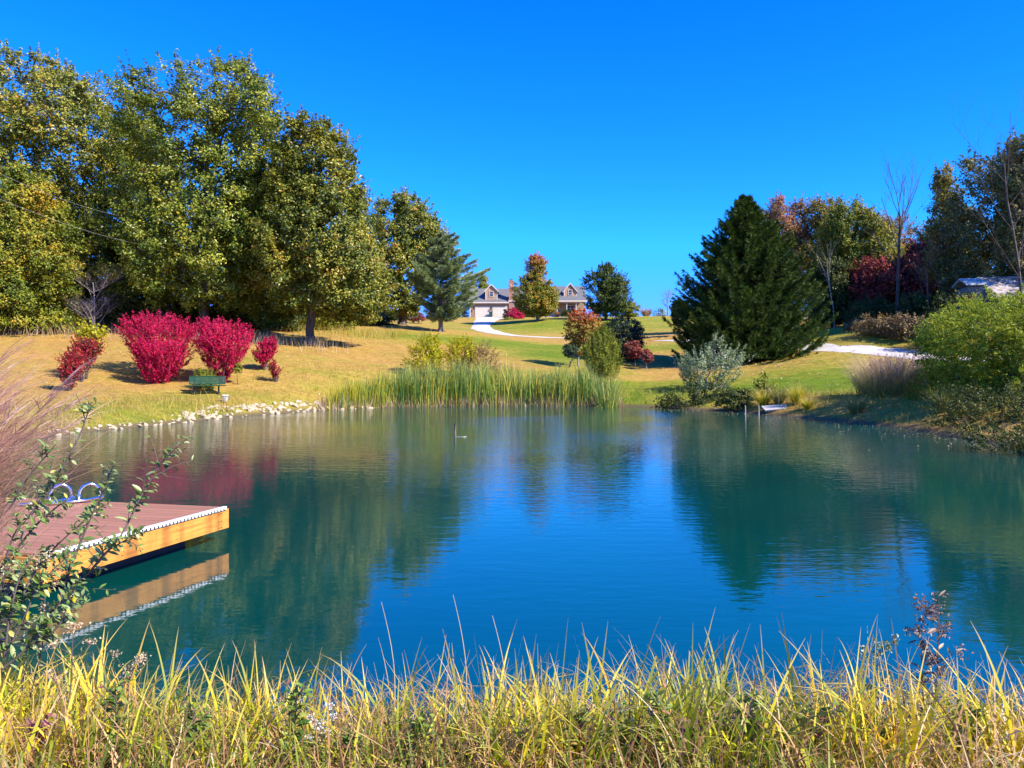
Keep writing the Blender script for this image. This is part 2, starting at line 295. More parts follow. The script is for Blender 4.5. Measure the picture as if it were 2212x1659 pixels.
b.inputs['Roughness'].default_value = 0.03; b.inputs['IOR'].default_value = 1.85
bump(nt, b, h, 0.5, 0.011)
tag(w.build('pond_water', m), kind='structure')
# ------------------------------------------------------------------ gravel drive
def ribbon(name, pts, widths, mat, lift, sub=14):
    pts = np.array(pts, float); n = len(pts); tt = np.linspace(0, n-1, n*sub)
    def cr(a):
        out = []
        for t in tt:
            i = min(int(t), n-2); u = t-i; p0, p1, p2, p3 = a[max(i-1, 0)], a[i], a[i+1], a[min(i+2, n-1)]
            out.append(0.5*((2*p1)+(-p0+p2)*u+(2*p0-5*p1+4*p2-p3)*u*u+(-p0+3*p1-3*p2+p3)*u**3))
        return np.array(out)
    c = cr(pts); wd = cr(np.array(widths, float)); d = np.gradient(c, axis=0); d /= np.linalg.norm(d, axis=1)[:, None]; nn = np.stack([-d[:, 1], d[:, 0]], 1)
    K = 9; s = np.linspace(-1, 1, K); jit = 1+0.05*np.sin(tt*9)+0.04*np.sin(tt*23+1)
    v = c[:, None]+nn[:, None]*(s[None, :, None]*(wd*jit)[:, None, None]/2)
    z = G(v[..., 0].ravel(), v[..., 1].ravel()).reshape(v.shape[:2])+lift*(1-0.75*np.abs(s)**4)[None]
    vv = np.concatenate([v, z[..., None]], -1).reshape(-1, 3); ii = np.arange(len(tt)*K).reshape(len(tt), K)
    q = np.stack([ii[:-1, :-1], ii[1:, :-1], ii[1:, 1:], ii[:-1, 1:]], -1).reshape(-1, 4)
    mb = MB(); mb.add(vv, q); o = mb.build(name, mat, smooth=True); return o
m, nt, b = newmat('white_gravel')
n1 = noise(nt, 9, 5, 0.75); n2 = noise(nt, 0.6, 3)
c = mixc(nt, 0.5, ramp(nt, n1, [(0.3, (0.36, 0.32, 0.27)), (0.7, (0.72, 0.66, 0.58))]), ramp(nt, n2, [(0.3, (0.42, 0.37, 0.31)), (0.7, (0.7, 0.65, 0.58))]))
nt.links.new(c, b.inputs['Base Color']); b.inputs['Roughness'].default_value = 0.95; bump(nt, b, n1, 0.7, 0.05)
GRAVEL = m
def XY(x, D): return (PX(x, D), D)
road = [XY(1062, 149.6), XY(1056, 143), XY(1042, 129), XY(1040, 119), XY(1064, 110), XY(1096, 104), XY(1137, 100.5), XY(1223, 97.5), XY(1330, 93), XY(1470, 84), XY(1620, 73), XY(1770, 58.8), XY(1860, 56.2), XY(1950, 53.7), XY(2050, 50.5), XY(2212, 47), (38, 43)]
tag(ribbon('gravel_driveway', road, [6.2, 5.0, 3.1, 3.1, 3.1, 3.0, 2.9, 2.8, 2.8, 2.8, 2.8, 2.8, 2.8, 2.8, 2.8, 2.8, 2.8], GRAVEL, 0.09), kind='structure')

# ------------------------------------------------------------------ plant builders
def nrm(v): return v/(np.linalg.norm(v, axis=-1, keepdims=True)+1e-9)
def rdir(r, n): return nrm(r.normal(size=(n, 3)))
def leaves(mb, r, pos, nor, size, asp=0.6, dirv=None, tint=None, al=0.0, fold=0.18):
    n = len(pos); nor = nrm(nor)
    if dirv is None: dirv = rdir(r, n)
    d = nrm(dirv-nor*(dirv*nor).sum(-1, keepdims=True)); s = np.cross(nor, d)
    L = (size*r.uniform(0.6, 1.35, n))[:, None]; Wd = L*asp
    v = np.stack([pos-d*L*0.5, pos+s*Wd*0.5+nor*Wd*fold-d*L*0.05, pos+d*L*0.5-nor*L*0.12, pos-s*Wd*0.5+nor*Wd*fold-d*L*0.05], 1)
    if tint is None: tint = r.uniform(0, 1, n)
    al = np.broadcast_to(np.asarray(al, float), (n,))
    mb.add(v, np.arange(n*4).reshape(n, 4), tint=np.repeat(tint, 4), al=np.repeat(al, 4))
_K = np.random.default_rng(3).normal(size=(7, 3)); _PH = np.random.default_rng(4).uniform(0, 6.28, 7)
def snoise(p, s=1.0, o=0.0): return np.sin((p*s)@_K.T+_PH+o).sum(-1)/3.0
def limb(mb, r, a, b, ra, rb, n=6, wob=0.06, sag=0.0, k=6, tint=0.5):
    a = np.array(a, float); b = np.array(b, float); L = np.linalg.norm(b-a); t = np.linspace(0, 1, n)[:, None]
    off = r.normal(size=(n, 3))*L*wob*np.sin(t*PI); off = off+np.array([0, 0, 1])*sag*L*np.sin(t*PI)
    p = a+(b-a)*t+off; mb.tube(p, np.linspace(ra, rb, n), k, tint=tint, cap=False); return p
def tree(name, label, cat, x0, D, outline, leafm, barkm=BARK, group=None, seed=1, nclu=300, nleaf=45, ls=0.22, asp=0.62, tr=0.3, csize=0.75, lobes=0.16, gap=-0.75,
         sprig=0.0, up=0.25, trunk_x=None, stems=1, ntop=None, shell=0.42, parts=('trunk', 'crown'), along='height', yoff=0.0, nlimb=16, squash=0.65, vis_frac=0.35, X=None, depth=1.0):
    """outline: (y, x_left, x_right) in the photograph from top to bottom at distance D"""
    if ls >= .24: nclu = int(nclu*1.3); ls *= .82; nleaf = int(nleaf*2.0)
    r = np.random.default_rng(seed)
    bx = PX(trunk_x if trunk_x is not None else x0, D); by = D+yoff; bz = G1(bx, by)
    ol = sorted(outline); zs = np.array([CAMH+(HZ-o[0])/F*D for o in ol])[::-1]; xl = np.array([PX(o[1], D) for o in ol])[::-1]; xr = np.array([PX(o[2], D) for o in ol])[::-1]
    zb, zt = zs[0], zs[-1]
    root = empty(name, (bx, by, bz), label, cat, group)
    # clusters
    zz = np.linspace(zb, zt, 200); ww = np.interp(zz, zs, xr-xl)+0.15*(xr-xl).max(); cw = np.cumsum(ww**1.5); cw /= cw[-1]
    n = int(nclu*1.7); z = np.interp(r.uniform(0, 1, n), cw, zz); a = r.uniform(0, 2*PI, n); c = np.cos(a)
    L_ = np.interp(z, zs, xl); R_ = np.interp(z, zs, xr); cxx = (L_+R_)/2; hw = (R_-L_)/2
    u = r.uniform(0, 1, n)**shell
    lob = 1+lobes*snoise(np.stack([np.cos(a)*2, np.sin(a)*2, (z-zb)*0.35], 1), 1.2, seed)
    rr = np.maximum(hw*u*lob, 0)
    pc = np.stack([cxx+rr*c, by+np.maximum(rr*np.sin(a), -1e9)*depth, z], 1)
    keep = snoise(pc, 1.6/max(csize, 0.2)*0.45, seed*1.7) > gap
    pc = pc[keep][:nclu]; n = len(pc)
    ctr = np.stack([np.interp(pc[:, 2], zs, (xl+xr)/2), np.full(n, by), pc[:, 2]-0.25*(zt-zb)], 1)
    outd = nrm(pc-ctr)
    cs = csize*r.uniform(0.55, 1.35, n)*np.clip(0.55+0.45*np.interp(pc[:, 2], zs, xr-xl)/max((xr-xl).max(), .1), .4, 1)
    # leaves
    k = np.repeat(np.arange(n), nleaf); N = len(k)
    dv = rdir(r, N); dv[:, 2] = dv[:, 2]*0.8+0.12
    rad = r.uniform(0.25, 1, N)**0.6
    p = pc[k]+dv*(cs[k]*rad)[:, None]*np.array([1, 1, squash])
    if sprig > 0:
        t = r.uniform(0, 1, N); sd = nrm(outd*0.8+np.array([0, 0, up*1.6])+rdir(r, n)*0.45); which = r.uniform(0, 1, N) < sprig
        ps = pc[k]+sd[k]*((t-0.35)*cs[k]*2.2)[:, None]+dv*(cs[k]*0.22*(1-0.6*t))[:, None]
        p = np.where(which[:, None], ps, p)
    nor = dv*0.6+outd[k]*0.7+np.array([0, 0, up])+rdir(r, N)*0.7
    tint = np.clip(r.normal(0.45, 0.2, N)+0.12*dv[:, 2]+r.normal(0, 0.10, n)[k], 0, 1)
    al = np.clip((p[:, 2]-zb)/(zt-zb), 0, 1) if along == 'height' else 0.0
    p[:, 2] = np.maximum(p[:, 2], G(p[:, 0], p[:, 1])+0.05) if zb < bz+2.0 else p[:, 2]
    mb = MB(); leaves(mb, r, p, nor, ls, asp, None, tint, al)
    o = mb.build(parts[1], leafm, root); o.location = -Vector(root.location)
    # wood
    tb = MB(); B = np.array([bx, by, bz-0.15]); wood_anchor = []
    if stems == 1:
        top = np.array([np.interp(zt-0.12*(zt-zb), zs, (xl+xr)/2), by, zt-0.15*(zt-zb)])
        tp = limb(tb, r, B, top, tr, tr*0.15, 14, 0.012, k=9)
        tb.tube([B, B+[0, 0, .25], B+[0, 0, .8]], [tr*1.6, tr*1.2, tr*0.98], 9, cap=False)
        wood_anchor = tp[3:]
    else:
        for i in range(stems):
            tgt = pc[r.integers(n)]; tgt = B+(tgt-B)*0.85; an = i*2*PI/stems
            tp = limb(tb, r, B+[0.12*math.cos(an)*tr*6, 0.12*math.sin(an)*tr*6, 0], tgt, tr*r.uniform(.5, 1), tr*0.2, 8, 0.03, k=5); wood_anchor += list(tp[2:])
    wood_anchor = np.array(wood_anchor)
    for i in range(nlimb):
        tgt = pc[r.integers(n)]; cand = wood_anchor[wood_anchor[:, 2] < tgt[2]+0.2]
        if len(cand) == 0: cand = wood_anchor
        a0 = cand[np.argmin(np.linalg.norm(cand[:, :2]-tgt[:2], axis=1)*0.3+np.abs(cand[:, 2]-(tgt[2]-0.35*np.linalg.norm(cand[:, :2]-tgt[:2], axis=1))))]
        lp = limb(tb, r, a0, tgt, tr*0.34, tr*0.06, 7, 0.05, 0.05, 5)
        for j in range(3):
            q = pc[np.argsort(np.linalg.norm(pc-lp[3+j], axis=1))[r.integers(1, 9) % n]]
            limb(tb, r, lp[3+j], q, tr*0.10, tr*0.03, 4, 0.06, 0, 4)
    o = tb.build(parts[0], barkm, root, True); o.location = -Vector(root.location)
    return root
def bare_tree(name, label, cat, x0, D, ytop, spread, barkm, seed=1, tr=0.12, group=None, lev=4, ang=0.5, extra=0, lean=0.0, parts=True, fork=0.3, h=None):
    r = np.random.default_rng(seed); bx = PX(x0, D); bz = G1(bx, D); H = (CAMH+(HZ-ytop)/F*D-bz) if h is None else h
    root = empty(name, (bx, D, bz), label, cat, group); tk = MB(); br = MB()
    def grow(mb, a, d, L, rad, lv):
        d = d/np.linalg.norm(d); n = 5 if lv > 1 else 4; pts = [a]; dd = d.copy()
        for i in range(n):
            dd = dd+r.normal(size=3)*0.07+np.array([0, 0, 0.05]); dd /= np.linalg.norm(dd); pts.append(pts[-1]+dd*L/n)
        mb.tube(pts, np.linspace(rad, rad*0.45, n+1), 6 if lv > 2 else 4, cap=False)
        if lv <= 0: return
        m_ = 7 if lv == lev else 3
        for i in range(m_+extra):
            t = r.uniform(fork if lv == lev else 0.15, 1.0); j = t*n; i0 = min(int(j), n-1); q = pts[i0]+(pts[i0+1]-pts[i0])*(j-i0)
            side = rdir(r, 1)[0]; side[2] = abs(side[2])*0.4; nd = dd*math.cos(ang)+nrm(side)*math.sin(ang)*spread*r.uniform(0.6, 1.3); nd[2] += 0.15
            grow(br, q, nd, L*r.uniform(0.4, 0.62), rad*0.36*(1.1-0.5*t), lv-1)
    grow(tk, np.array([bx, D, bz-0.1]), np.array([lean, 0, 1.0]), H*0.72, tr, lev)
    a = tk.build('trunk', barkm, root, True); a.location = -Vector(root.location); c = br.build('branches', barkm, root); c.location = -Vector(root.location)
    return root
def needles(mb, r, base, d, L, w, tint):
    """short needle-bearing twigs: a pair of crossed slim blades"""
    n = len(base); d = nrm(d); s = nrm(np.cross(d, rdir(r, n))); s2 = np.cross(d, s); L = L[:, None]
    for q, t_ in ((s, 0), (s2, 0.08)):
        v = np.stack([base, base+d*L*0.45+q*w, base+d*L, base+d*L*0.45-q*w], 1)
        mb.add(v, np.arange(n*4).reshape(n, 4), tint=np.repeat(np.clip(tint+t_, 0, 1), 4))
def conifer(name, label, cat, x0, D, outline, mat, seed=1, group=None, whorls=34, per=9, tw=0.34, tww=0.05, droop=0.25, tip=0.35, tr=0.25, sub=16, bw=0.28, nd=5, rise=0.0, barkm=BARK, trunkvis=None):
    r = np.random.default_rng(seed); ol = sorted(outline); zs = np.array([CAMH+(HZ-o[0])/F*D for o in ol])[::-1]; xl = np.array([PX(o[1], D) for o in ol])[::-1]; xr = np.array([PX(o[2], D) for o in ol])[::-1]
    bx = PX(x0, D); bz = G1(bx, D); zb, zt = zs[0], zs[-1]
    root = empty(name, (bx, D, bz), label, cat, group); mb = MB(); tb = MB()
    tb.tube([(bx, D, bz-0.2), (bx, D, bz+0.5), (bx, D, (bz+zt)/2), (PX(ol[0][1], D)/2+PX(ol[0][2], D)/2, D, zt-0.15)], [tr*1.4, tr, tr*0.6, 0.02], 8)
    for i in range(whorls):
        f = (i+0.4)/whorls; z0 = zb+(zt-zb)*f
        rl = bx-np.interp(z0, zs, xl); rr = np.interp(z0, zs, xr)-bx
        for j in range(per):
            a = r.uniform(0, 2*PI); c = math.cos(a); R = (rr*(1+c)/2+rl*(1-c)/2)*(r.uniform(0.6, 1.05) if r.uniform() < .75 else r.uniform(1.0, 1.22)); R = max(R, 0.3)
            zz = z0+r.uniform(-.5, .5)*(zt-zb)/whorls
            t = np.linspace(0, 1, 8)[:, None]; hd = np.array([c, math.sin(a), 0])
            th = -droop*np.sin(t*PI*0.8)+tip*t**2+rise*t
            bp = np.array([bx, D, zz-rise*R*0.6])+hd*R*t+np.array([0, 0, 1])*th*R
            tb.tube(bp[:-1], np.linspace(0.018*R+0.01, 0.006, 7), 4, cap=False)
            m_ = int(sub*(0.5+R/3)); tt = r.uniform(0.12, 1, m_)**0.75; pos = np.stack([np.interp(tt, t[:, 0], bp[:, k]) for k in range(3)], 1)
            side = np.array([-hd[1], hd[0], 0])*np.where(r.uniform(size=m_) < .5, -1, 1)[:, None]
            sl = bw*R*(1.02-tt)*r.uniform(.5, 1.1, m_)+0.05
            sd = nrm(hd*0.75+side*0.8+np.array([0, 0, -0.15])+rdir(r, m_)*0.2)
            # needle twigs along each side branch
            na = int(nd*(3+3.2*R)); ta = r.uniform(.15, 1, na)**.8; qa = np.stack([np.interp(ta, t[:, 0], bp[:, k]) for k in range(3)], 1); da = nrm(np.gradient(bp, axis=0)); da = np.stack([np.interp(ta, t[:, 0], da[:, k]) for k in range(3)], 1)
            needles(mb, r, qa, da+rdir(r, na)*.65, tw*r.uniform(.5, .9, na), tww, np.clip(r.normal(.5, .2, na), 0, 1))
            k = np.repeat(np.arange(m_), nd); u = r.uniform(0, 1, len(k)); q = pos[k]+sd[k]*(sl[k]*u)[:, None]+rdir(r, len(k))*0.04
            dd = sd[k]*0.9+rdir(r, len(k))*0.55+np.array([0, 0, 1.0])*(0.12 if rise else -0.12+0.75*(tt[k]*u > .6))[:, None] if not rise else sd[k]*0.9+rdir(r, len(k))*0.55+np.array([0, 0, 0.12])
            needles(mb, r, q, dd, tw*r.uniform(.6, 1.2, len(k)), tww, np.clip(r.normal(0.42, 0.2, len(k))+0.25*(tt[k]-0.5), 0, 1))
    mb.v = [np.column_stack([v[:, 0], v[:, 1], np.maximum(v[:, 2], bz+0.02)]) for v in mb.v]
    o = mb.build('crown', mat, root); o.location = -Vector(root.location)
    o = tb.build('trunk', barkm, root, True); o.location = -Vector(root.location); return root
def blades(mb, r, base, h, w, th0, curv, az, nseg=5, tint=None, kink=0.0, pw=1.0):
    """grass blades: base Nx3, heights, start lean, curvature and heading per blade"""
    n = len(base); t = np.linspace(0, 1, nseg+1)
    th = th0[:, None]+curv[:, None]*t[None]**pw
    if kink > 0:
        kk = (r.uniform(size=n) < kink)[:, None]; kp = r.uniform(0.45, 0.85, n)[:, None]; th = th+np.where(kk & (t[None] > kp), r.uniform(0.7, 1.8, n)[:, None], 0)
    seg = (h/nseg)[:, None]; ds = np.sin(th)*seg; dz = np.cos(th)*seg
    sx = np.concatenate([np.zeros((n, 1)), np.cumsum(ds[:, 1:], 1)], 1); sz = np.concatenate([np.zeros((n, 1)), np.cumsum(dz[:, 1:], 1)], 1)
    hd = np.stack([np.cos(az), np.sin(az), 0*az], 1); sd = np.stack([-np.sin(az), np.cos(az), 0*az], 1)
    tw = r.uniform(-1.2, 1.2, n); sd = sd*np.cos(tw)[:, None]+hd*np.sin(tw)[:, None]
    c = base[:, None]+hd[:, None]*sx[..., None]+np.array([0, 0, 1])*sz[..., None]
    ww = (w[:, None]*(1-t[None]**2.2)*0.5+0.0004)[..., None]
    v = np.stack([c-sd[:, None]*ww, c+sd[:, None]*ww], 2)      # n, s+1, 2, 3
    ii = np.arange(n*(nseg+1)*2).reshape(n, nseg+1, 2)
    q = np.stack([ii[:, :-1, 0], ii[:, :-1, 1], ii[:, 1:, 1], ii[:, 1:, 0]], -1).reshape(-1, 4)
    if tint is None: tint = r.uniform(0, 1, n)
    mb.add(v, q, tint=np.repeat(tint, (nseg+1)*2), al=np.tile(np.repeat(t, 2), n))
def bigleaf(mb, r, pos, d, nor, L, Wd, curl=0.25, tint=None):
    """leaves seen close: five stations, folded along the midrib and curled"""
    n = len(pos); d = nrm(d); nor = nrm(nor-d*(nor*d).sum(-1, keepdims=True)); s = np.cross(d, nor); t = np.array([0, .2, .45, .7, .9, 1.0]); wp = np.array([.05, .62, 1.0, .82, .4, .02])
    L = np.broadcast_to(L, (n,)); Wd = np.broadcast_to(Wd, (n,)); cu = curl*r.uniform(.2, 1.6, n)
    mid = pos[:, None]+d[:, None]*(t[None]*L[:, None])[..., None]-nor[:, None]*((t[None]**2)*(cu*L)[:, None])[..., None]
    e = s[:, None]*(wp[None]*Wd[:, None]*0.5)[..., None]; up = nor[:, None]*(wp[None]*Wd[:, None]*0.14)[..., None]
    v = np.stack([mid-e+up, mid, mid+e+up], 2); K = len(t); ii = np.arange(n*K*3).reshape(n, K, 3)
    q = np.concatenate([np.stack([ii[:, :-1, j], ii[:, :-1, j+1], ii[:, 1:, j+1], ii[:, 1:, j]], -1).reshape(-1, 4) for j in (0, 1)])
    if tint is None: tint = r.uniform(0, 1, n)
    mb.add(v, q, tint=np.repeat(tint, K*3), al=np.tile(np.repeat(t, 3), n))
# ------------------------------------------------------------------ house on the hill
def child(mb, name, mat, root, smooth=False): return mb.build(name, mat, root, smooth)
def siding(name, col, scale):
    m, nt, b = newmat(name); tc = nt.nodes.new('ShaderNodeTexCoord')
    wv = nt.nodes.new('ShaderNodeTexWave'); wv.wave_type = 'BANDS'; wv.bands_direction = 'Z'; wv.wave_profile = 'SAW'; wv.inputs['Scale'].default_value = scale
    nt.links.new(tc.outputs['Object'], wv.inputs['Vector']); n = noise(nt, 2, 3, vec=tc.outputs['Object'])
    c = mixc(nt, 0.35, col, ramp(nt, wv.outputs['Fac'], [(0, tuple(x*0.55 for x in col)), (0.2, col)])); c = mixc(nt, 0.25, c, ramp(nt, n, [(.3, tuple(x*.8 for x in col)), (.7, col)]))
    nt.links.new(c, b.inputs['Base Color']); b.inputs['Roughness'].default_value = 0.7; bump(nt, b, wv.outputs['Fac'], 0.6, 0.03); return m
SID = siding('taupe_siding', (0.30, 0.205, 0.12), 1.6); SHK = siding('cedar_shake', (0.40, 0.26, 0.16), 0.75)
m, nt, b = newmat('grey_shingle'); tc = nt.nodes.new('ShaderNodeTexCoord')
n1 = noise(nt, 1.6, 4, 0.6, vec=tc.outputs['Object'], sc3=(1, 2.5, 2.5)); n2 = noise(nt, 12, 3, 0.7, vec=tc.outputs['Object'])
c = mixc(nt, 0.4, ramp(nt, n1, [(0.3, (0.07, 0.075, 0.08)), (0.7, (0.18, 0.18, 0.18))]), ramp(nt, n2, [(0.3, (0.06, 0.065, 0.07)), (0.7, (0.22, 0.21, 0.20))]))
nt.links.new(c, b.inputs['Base Color']); b.inputs['Roughness'].default_value = 0.9; ROOF = m
m, nt, b = newmat('chimney_brick'); tc = nt.nodes.new('ShaderNodeTexCoord'); mp = nt.nodes.new('ShaderNodeMapping'); mp.inputs['Rotation'].default_value = (PI/2, 0, 0)
nt.links.new(tc.outputs['Object'], mp.inputs[0]); bt = nt.nodes.new('ShaderNodeTexBrick'); nt.links.new(mp.outputs[0], bt.inputs[0]); bt.inputs['Scale'].default_value = 3.2
bt.inputs['Color1'].default_value = (.42, .16, .08, 1); bt.inputs['Color2'].default_value = (.3, .10, .055, 1); bt.inputs['Mortar'].default_value = (.45, .38, .32, 1); nt.links.new(bt.outputs[0], b.inputs['Base Color']); b.inputs['Roughness'].default_value = .9; BRICK = m
CREAM = plain('cream_paint', (0.62, 0.55, 0.44), 0.5, 0.06, 2); TRIM = plain('light_trim', (0.58, 0.51, 0.40), 0.5, 0.06, 2)
GLASS, nt, b = newmat('window_glass'); b.inputs['Base Color'].default_value = (0.03, 0.05, 0.08, 1); b.inputs['Roughness'].default_value = 0.05
DARK = plain('dark_metal', (0.03, 0.03, 0.035), 0.4, 0.3, 4); WHITE = plain('white_paint', (0.8, 0.8, 0.78), 0.5, 0.05, 3)
HX, HY = PX(0.576*(1680+285/3.456), 150), 150.0; HZ0 = 12.22
house = empty('house', (HX, HY, HZ0), 'tan farmhouse with grey shingle roofs, two dormers and a two door garage on the hilltop', 'house')
mb = MB(); zr = 5.95
mb.prism([(0, 0), (0, 2.9), (4.6, zr-.12), (9.2, 2.9), (9.2, 0)], 0, 7.58); child(mb, 'garage_wall', SID, house)
mb = MB(); mb.prism([(2.2, 0), (2.2, 3.3), (6.2, 6.45), (12, 3.2), (12, 0)], 7.6, 22.5); child(mb, 'wall', SID, house)
def slab(pl, a, b, t=0.16):
    mb = MB(); (y0, z0), (y1, z1), (y2, z2) = pl
    mb.prism([(y0, z0), (y1, z1), (y2, z2), (y2, z2-t), (y1, z1-t), (y0, z0-t)], a, b, chev=True); return mb
child(slab([(-.45, 2.9), (4.6, zr+.1), (9.6, 2.8)], -.35, 7.7), 'garage_roof', ROOF, house)
child(slab([(-.3, 3.22), (6.2, 6.72), (12.5, 3.1)], 7.45, 22.85), 'roof', ROOF, house)
mb = MB(); mb.box(-.35, 7.6, -.56, -.46, 2.68, 2.92); o = child(mb, 'gutter', TRIM, house); mb = MB(); mb.box(7.5, 22.85, -.42, -.31, 2.98, 3.24); child(mb, 'gutter', TRIM, house)
mb = MB(); mb.box(7.7, 22.7, -.15, 2.15, -.3, 0.12); child(mb, 'porch_floor', plain('porch_concrete', (.5, .46, .4), .8, .2, 3), house)
mb = MB(); mb.box(7.7, 22.6, -.1, 0.1, 2.8, 2.99); child(mb, 'porch_beam', TRIM, house)
for zx in (850, 968, 1110, 1415, 1540, 1662, 1776):
    x = (zx-285)*.01505; mb = MB(); mb.box(x-.07, x+.07, -.07, .07, .12, 2.8); mb.box(x-.1, x+.1, -.1, .1, .12, .3); mb.box(x-.1, x+.1, -.1, .1, 2.65, 2.798); child(mb, 'porch_post', CREAM, house)
for a, bb in ((358, 535), (585, 762)):
    xa, xb = (a-285)*.01505, (bb-285)*.01505; mb = MB(); mb.box(xa, xb, -.03, -.003, 0, 1.95)
    for i in range(4):
        for j in range(4):
            w_ = (xb-xa)/4; mb.box(xa+j*w_+.07, xa+(j+1)*w_-.07, -.05, -.028, i*.485+.07, (i+1)*.485-.07)
    d = child(mb, 'garage_door', CREAM, house); mb = MB(); mb.box(xa-.12, xa-.003, -.06, -.002, 0, 2.08); mb.box(xb+.003, xb+.12, -.06, -.002, 0, 2.08); mb.box(xa-.003, xb+.003, -.06, -.002, 1.953, 2.08); child(mb, 'door_frame', TRIM, d)
for zx in (333, 553):
    x = (zx-285)*.01505; mb = MB(); mb.box(x-.06, x+.06, -.05, -.005, 1.5, 1.9); mb.tube([(x, -.04, 1.8), (x+.02, -.2, 1.88), (x+.05, -.3, 1.8)], .02); mb.prism([(x-.02, 1.45), (x+.12, 1.45), (x+.16, 1.75), (x+.05, 1.83), (x-.06, 1.75)], -.37, -.23, 'y'); child(mb, 'wall_lamp', DARK, house)
mb = MB(); mb.box(0-.02, .14, -.04, -.005, 0, 2.7); child(mb, 'corner_trim', TRIM, house)
def win(x0, x1, z0, z1, y, par, mull=1):
    mb = MB(); t = .1
    mb.box(x0-t, x0, y-.09, y-.002, z0-t, z1+t); mb.box(x1, x1+t, y-.09, y-.002, z0-t, z1+t); mb.box(x0, x1, y-.09, y-.002, z1, z1+t); mb.box(x0, x1, y-.09, y-.002, z0-t, z0)
    mb.box(x0, x1, y-.07, y-.03, (z0+z1)/2-.03, (z0+z1)/2+.03)
    for i in range(1, mull): xm = x0+(x1-x0)*i/mull; mb.box(xm-.06, xm+.06, y-.085, y-.025, z0, (z0+z1)/2-.031); mb.box(xm-.06, xm+.06, y-.085, y-.025, (z0+z1)/2+.031, z1)
    f = child(mb, 'window_frame', TRIM, par); g = MB(); g.box(x0, x1, y-.02, y-.004, z0, z1); return f, g
for a, bb, z0, z1, mm in ((1548, 1655, 1.3, 2.42, 2), (975, 1030, 1.3, 2.4, 1), (1120, 1200, 1.3, 2.4, 2)):
    f, g = win((a-285)*.01505, (bb-285)*.01505, z0, z1, 2.2, house, mm); g.build('window_pane', GLASS, f)
xa = (1285-285)*.01505; mb = MB(); mb.box(xa-.3, xa+1.35, 2.1, 2.197, .12, 2.3); d = child(mb, 'front_door', CREAM, house)
mb = MB(); mb.box(xa, xa+.8, 2.05, 2.098, .35, 2.1); mb.box(xa+.95, xa+1.2, 2.05, 2.098, .2, 2.15); mb.box(xa-.22, xa-.08, 2.05, 2.098, .2, 2.15); child(mb, 'door_glass', GLASS, d)
mb = MB(); xc = (790-285)*.01505; mb.box(xc, xc+.88, -.25, .75, -.1, 6.9); mb.box(xc-.05, xc+.93, -.3, .8, 6.9, 7.15); ch = child(mb, 'chimney', BRICK, house)
mb = MB(); mb.box(xc+.12, xc+.76, -.1, .6, 7.15, 7.25); mb.box(xc+.2, xc+.68, 0, .5, 7.4, 7.46)
for q in ((.2, 0), (.64, 0), (.2, .46), (.64, .46)): mb.box(xc+q[0], xc+q[0]+.04, q[1], q[1]+.04, 7.25, 7.4)
child(mb, 'chimney_cap', DARK, ch)
mb = MB(); mb.box(xc+.2, xc+.62, -.29, -.252, 6.15, 6.32); child(mb, 'chimney_plaque', CREAM, ch)
def dormer(x0, x1, zb, ze, za, yf, yb):
    xm = (x0+x1)/2; mb = MB(); mb.prism([(x0, zb), (x1, zb), (x1, ze), (xm, za-.12), (x0, ze)], yf, yb, 'y'); d = child(mb, 'dormer', SHK, house)
    o = .3; dz = (za-ze)/(xm-x0)*o; mb = MB(); mb.prism([(x0-o, ze-dz), (xm, za), (x1+o, ze-dz), (x1+o, ze-dz-.14), (xm, za-.15), (x0-o, ze-dz-.14)], yf-.25, yb, 'y', chev=True); child(mb, 'dormer_roof', ROOF, d)
    mb = MB(); mb.prism([(x0-o, ze-dz-.002), (xm, za-.002), (x1+o, ze-dz-.002), (x1+o, ze-dz-.2), (xm, za-.22), (x0-o, ze-dz-.2)], yf-.31, yf-.252, 'y', chev=True); mb.box(x0-.02, x0+.12, yf-.03, yf-.002, zb, ze-.1); mb.box(x1-.12, x1+.02, yf-.03, yf-.002, zb, ze-.1); mb.box(x0+.12, x1-.12, yf-.03, yf-.002, zb, zb+.12); child(mb, 'dormer_trim', CREAM, d)
    w = .62; zc = zb+(ze-zb)*.62
    f, g = win(xm-w/2, xm+w/2, zc-.42, zc+.5, yf, d, 1); g.build('window_pane', GLASS, d)
dormer(3.01, 5.34, 3.2, 5.35, 6.5, .35, 4.4)
dormer(18.45, 20.9, 4.1, 5.45, 6.85, 1.6, 6)
# things around the house
def PH(zx, zy, D): return P(0.576*(1680+zx/3.456), 0.576*(920+zy/3.456), D)
p = PH(555, 930, 149.3); g = empty('wheelie_bin', (p[0], p[1], G1(p[0], p[1])), 'dark green wheeled bin between the two garage doors', 'waste bin')
mb = MB(); mb.add([(-.24, -.28, .05), (.24, -.28, .05), (.24, .28, .05), (-.24, .28, .05), (-.32, -.36, 1.0), (.32, -.36, 1.0), (.32, .36, 1.0), (-.32, .36, 1.0)], [(0, 1, 5, 4), (1, 2, 6, 5), (2, 3, 7, 6), (3, 0, 4, 7), (3, 2, 1, 0)]); BIN = plain('green_plastic', (.015, .06, .05), .45, .2); child(mb, 'bin_body', BIN, g)
mb = MB(); mb.box(-.34, .34, -.4, .38, 1.003, 1.08); mb.box(-.28, .28, .36, .42, .95, 1.0); child(mb, 'lid', BIN, g)
for s in (-1, 1): mb = MB(); mb.tube([(s*.27-.03, .3, .12), (s*.27+.03, .3, .12)], .12, 10); child(mb, 'wheel', DARK, g)
p = PH(1425, 925, 149); mb = MB(); mb.prism([(-.2, 0), (.2, 0), (.28, .45), (-.28, .45)], -.22, .22, 'y'); g = empty('flower_pot', (p[0], 149.6, HZ0+.05), 'dark pot of orange flowers on the porch edge', 'flower pot'); child(mb, 'pot', DARK, g)
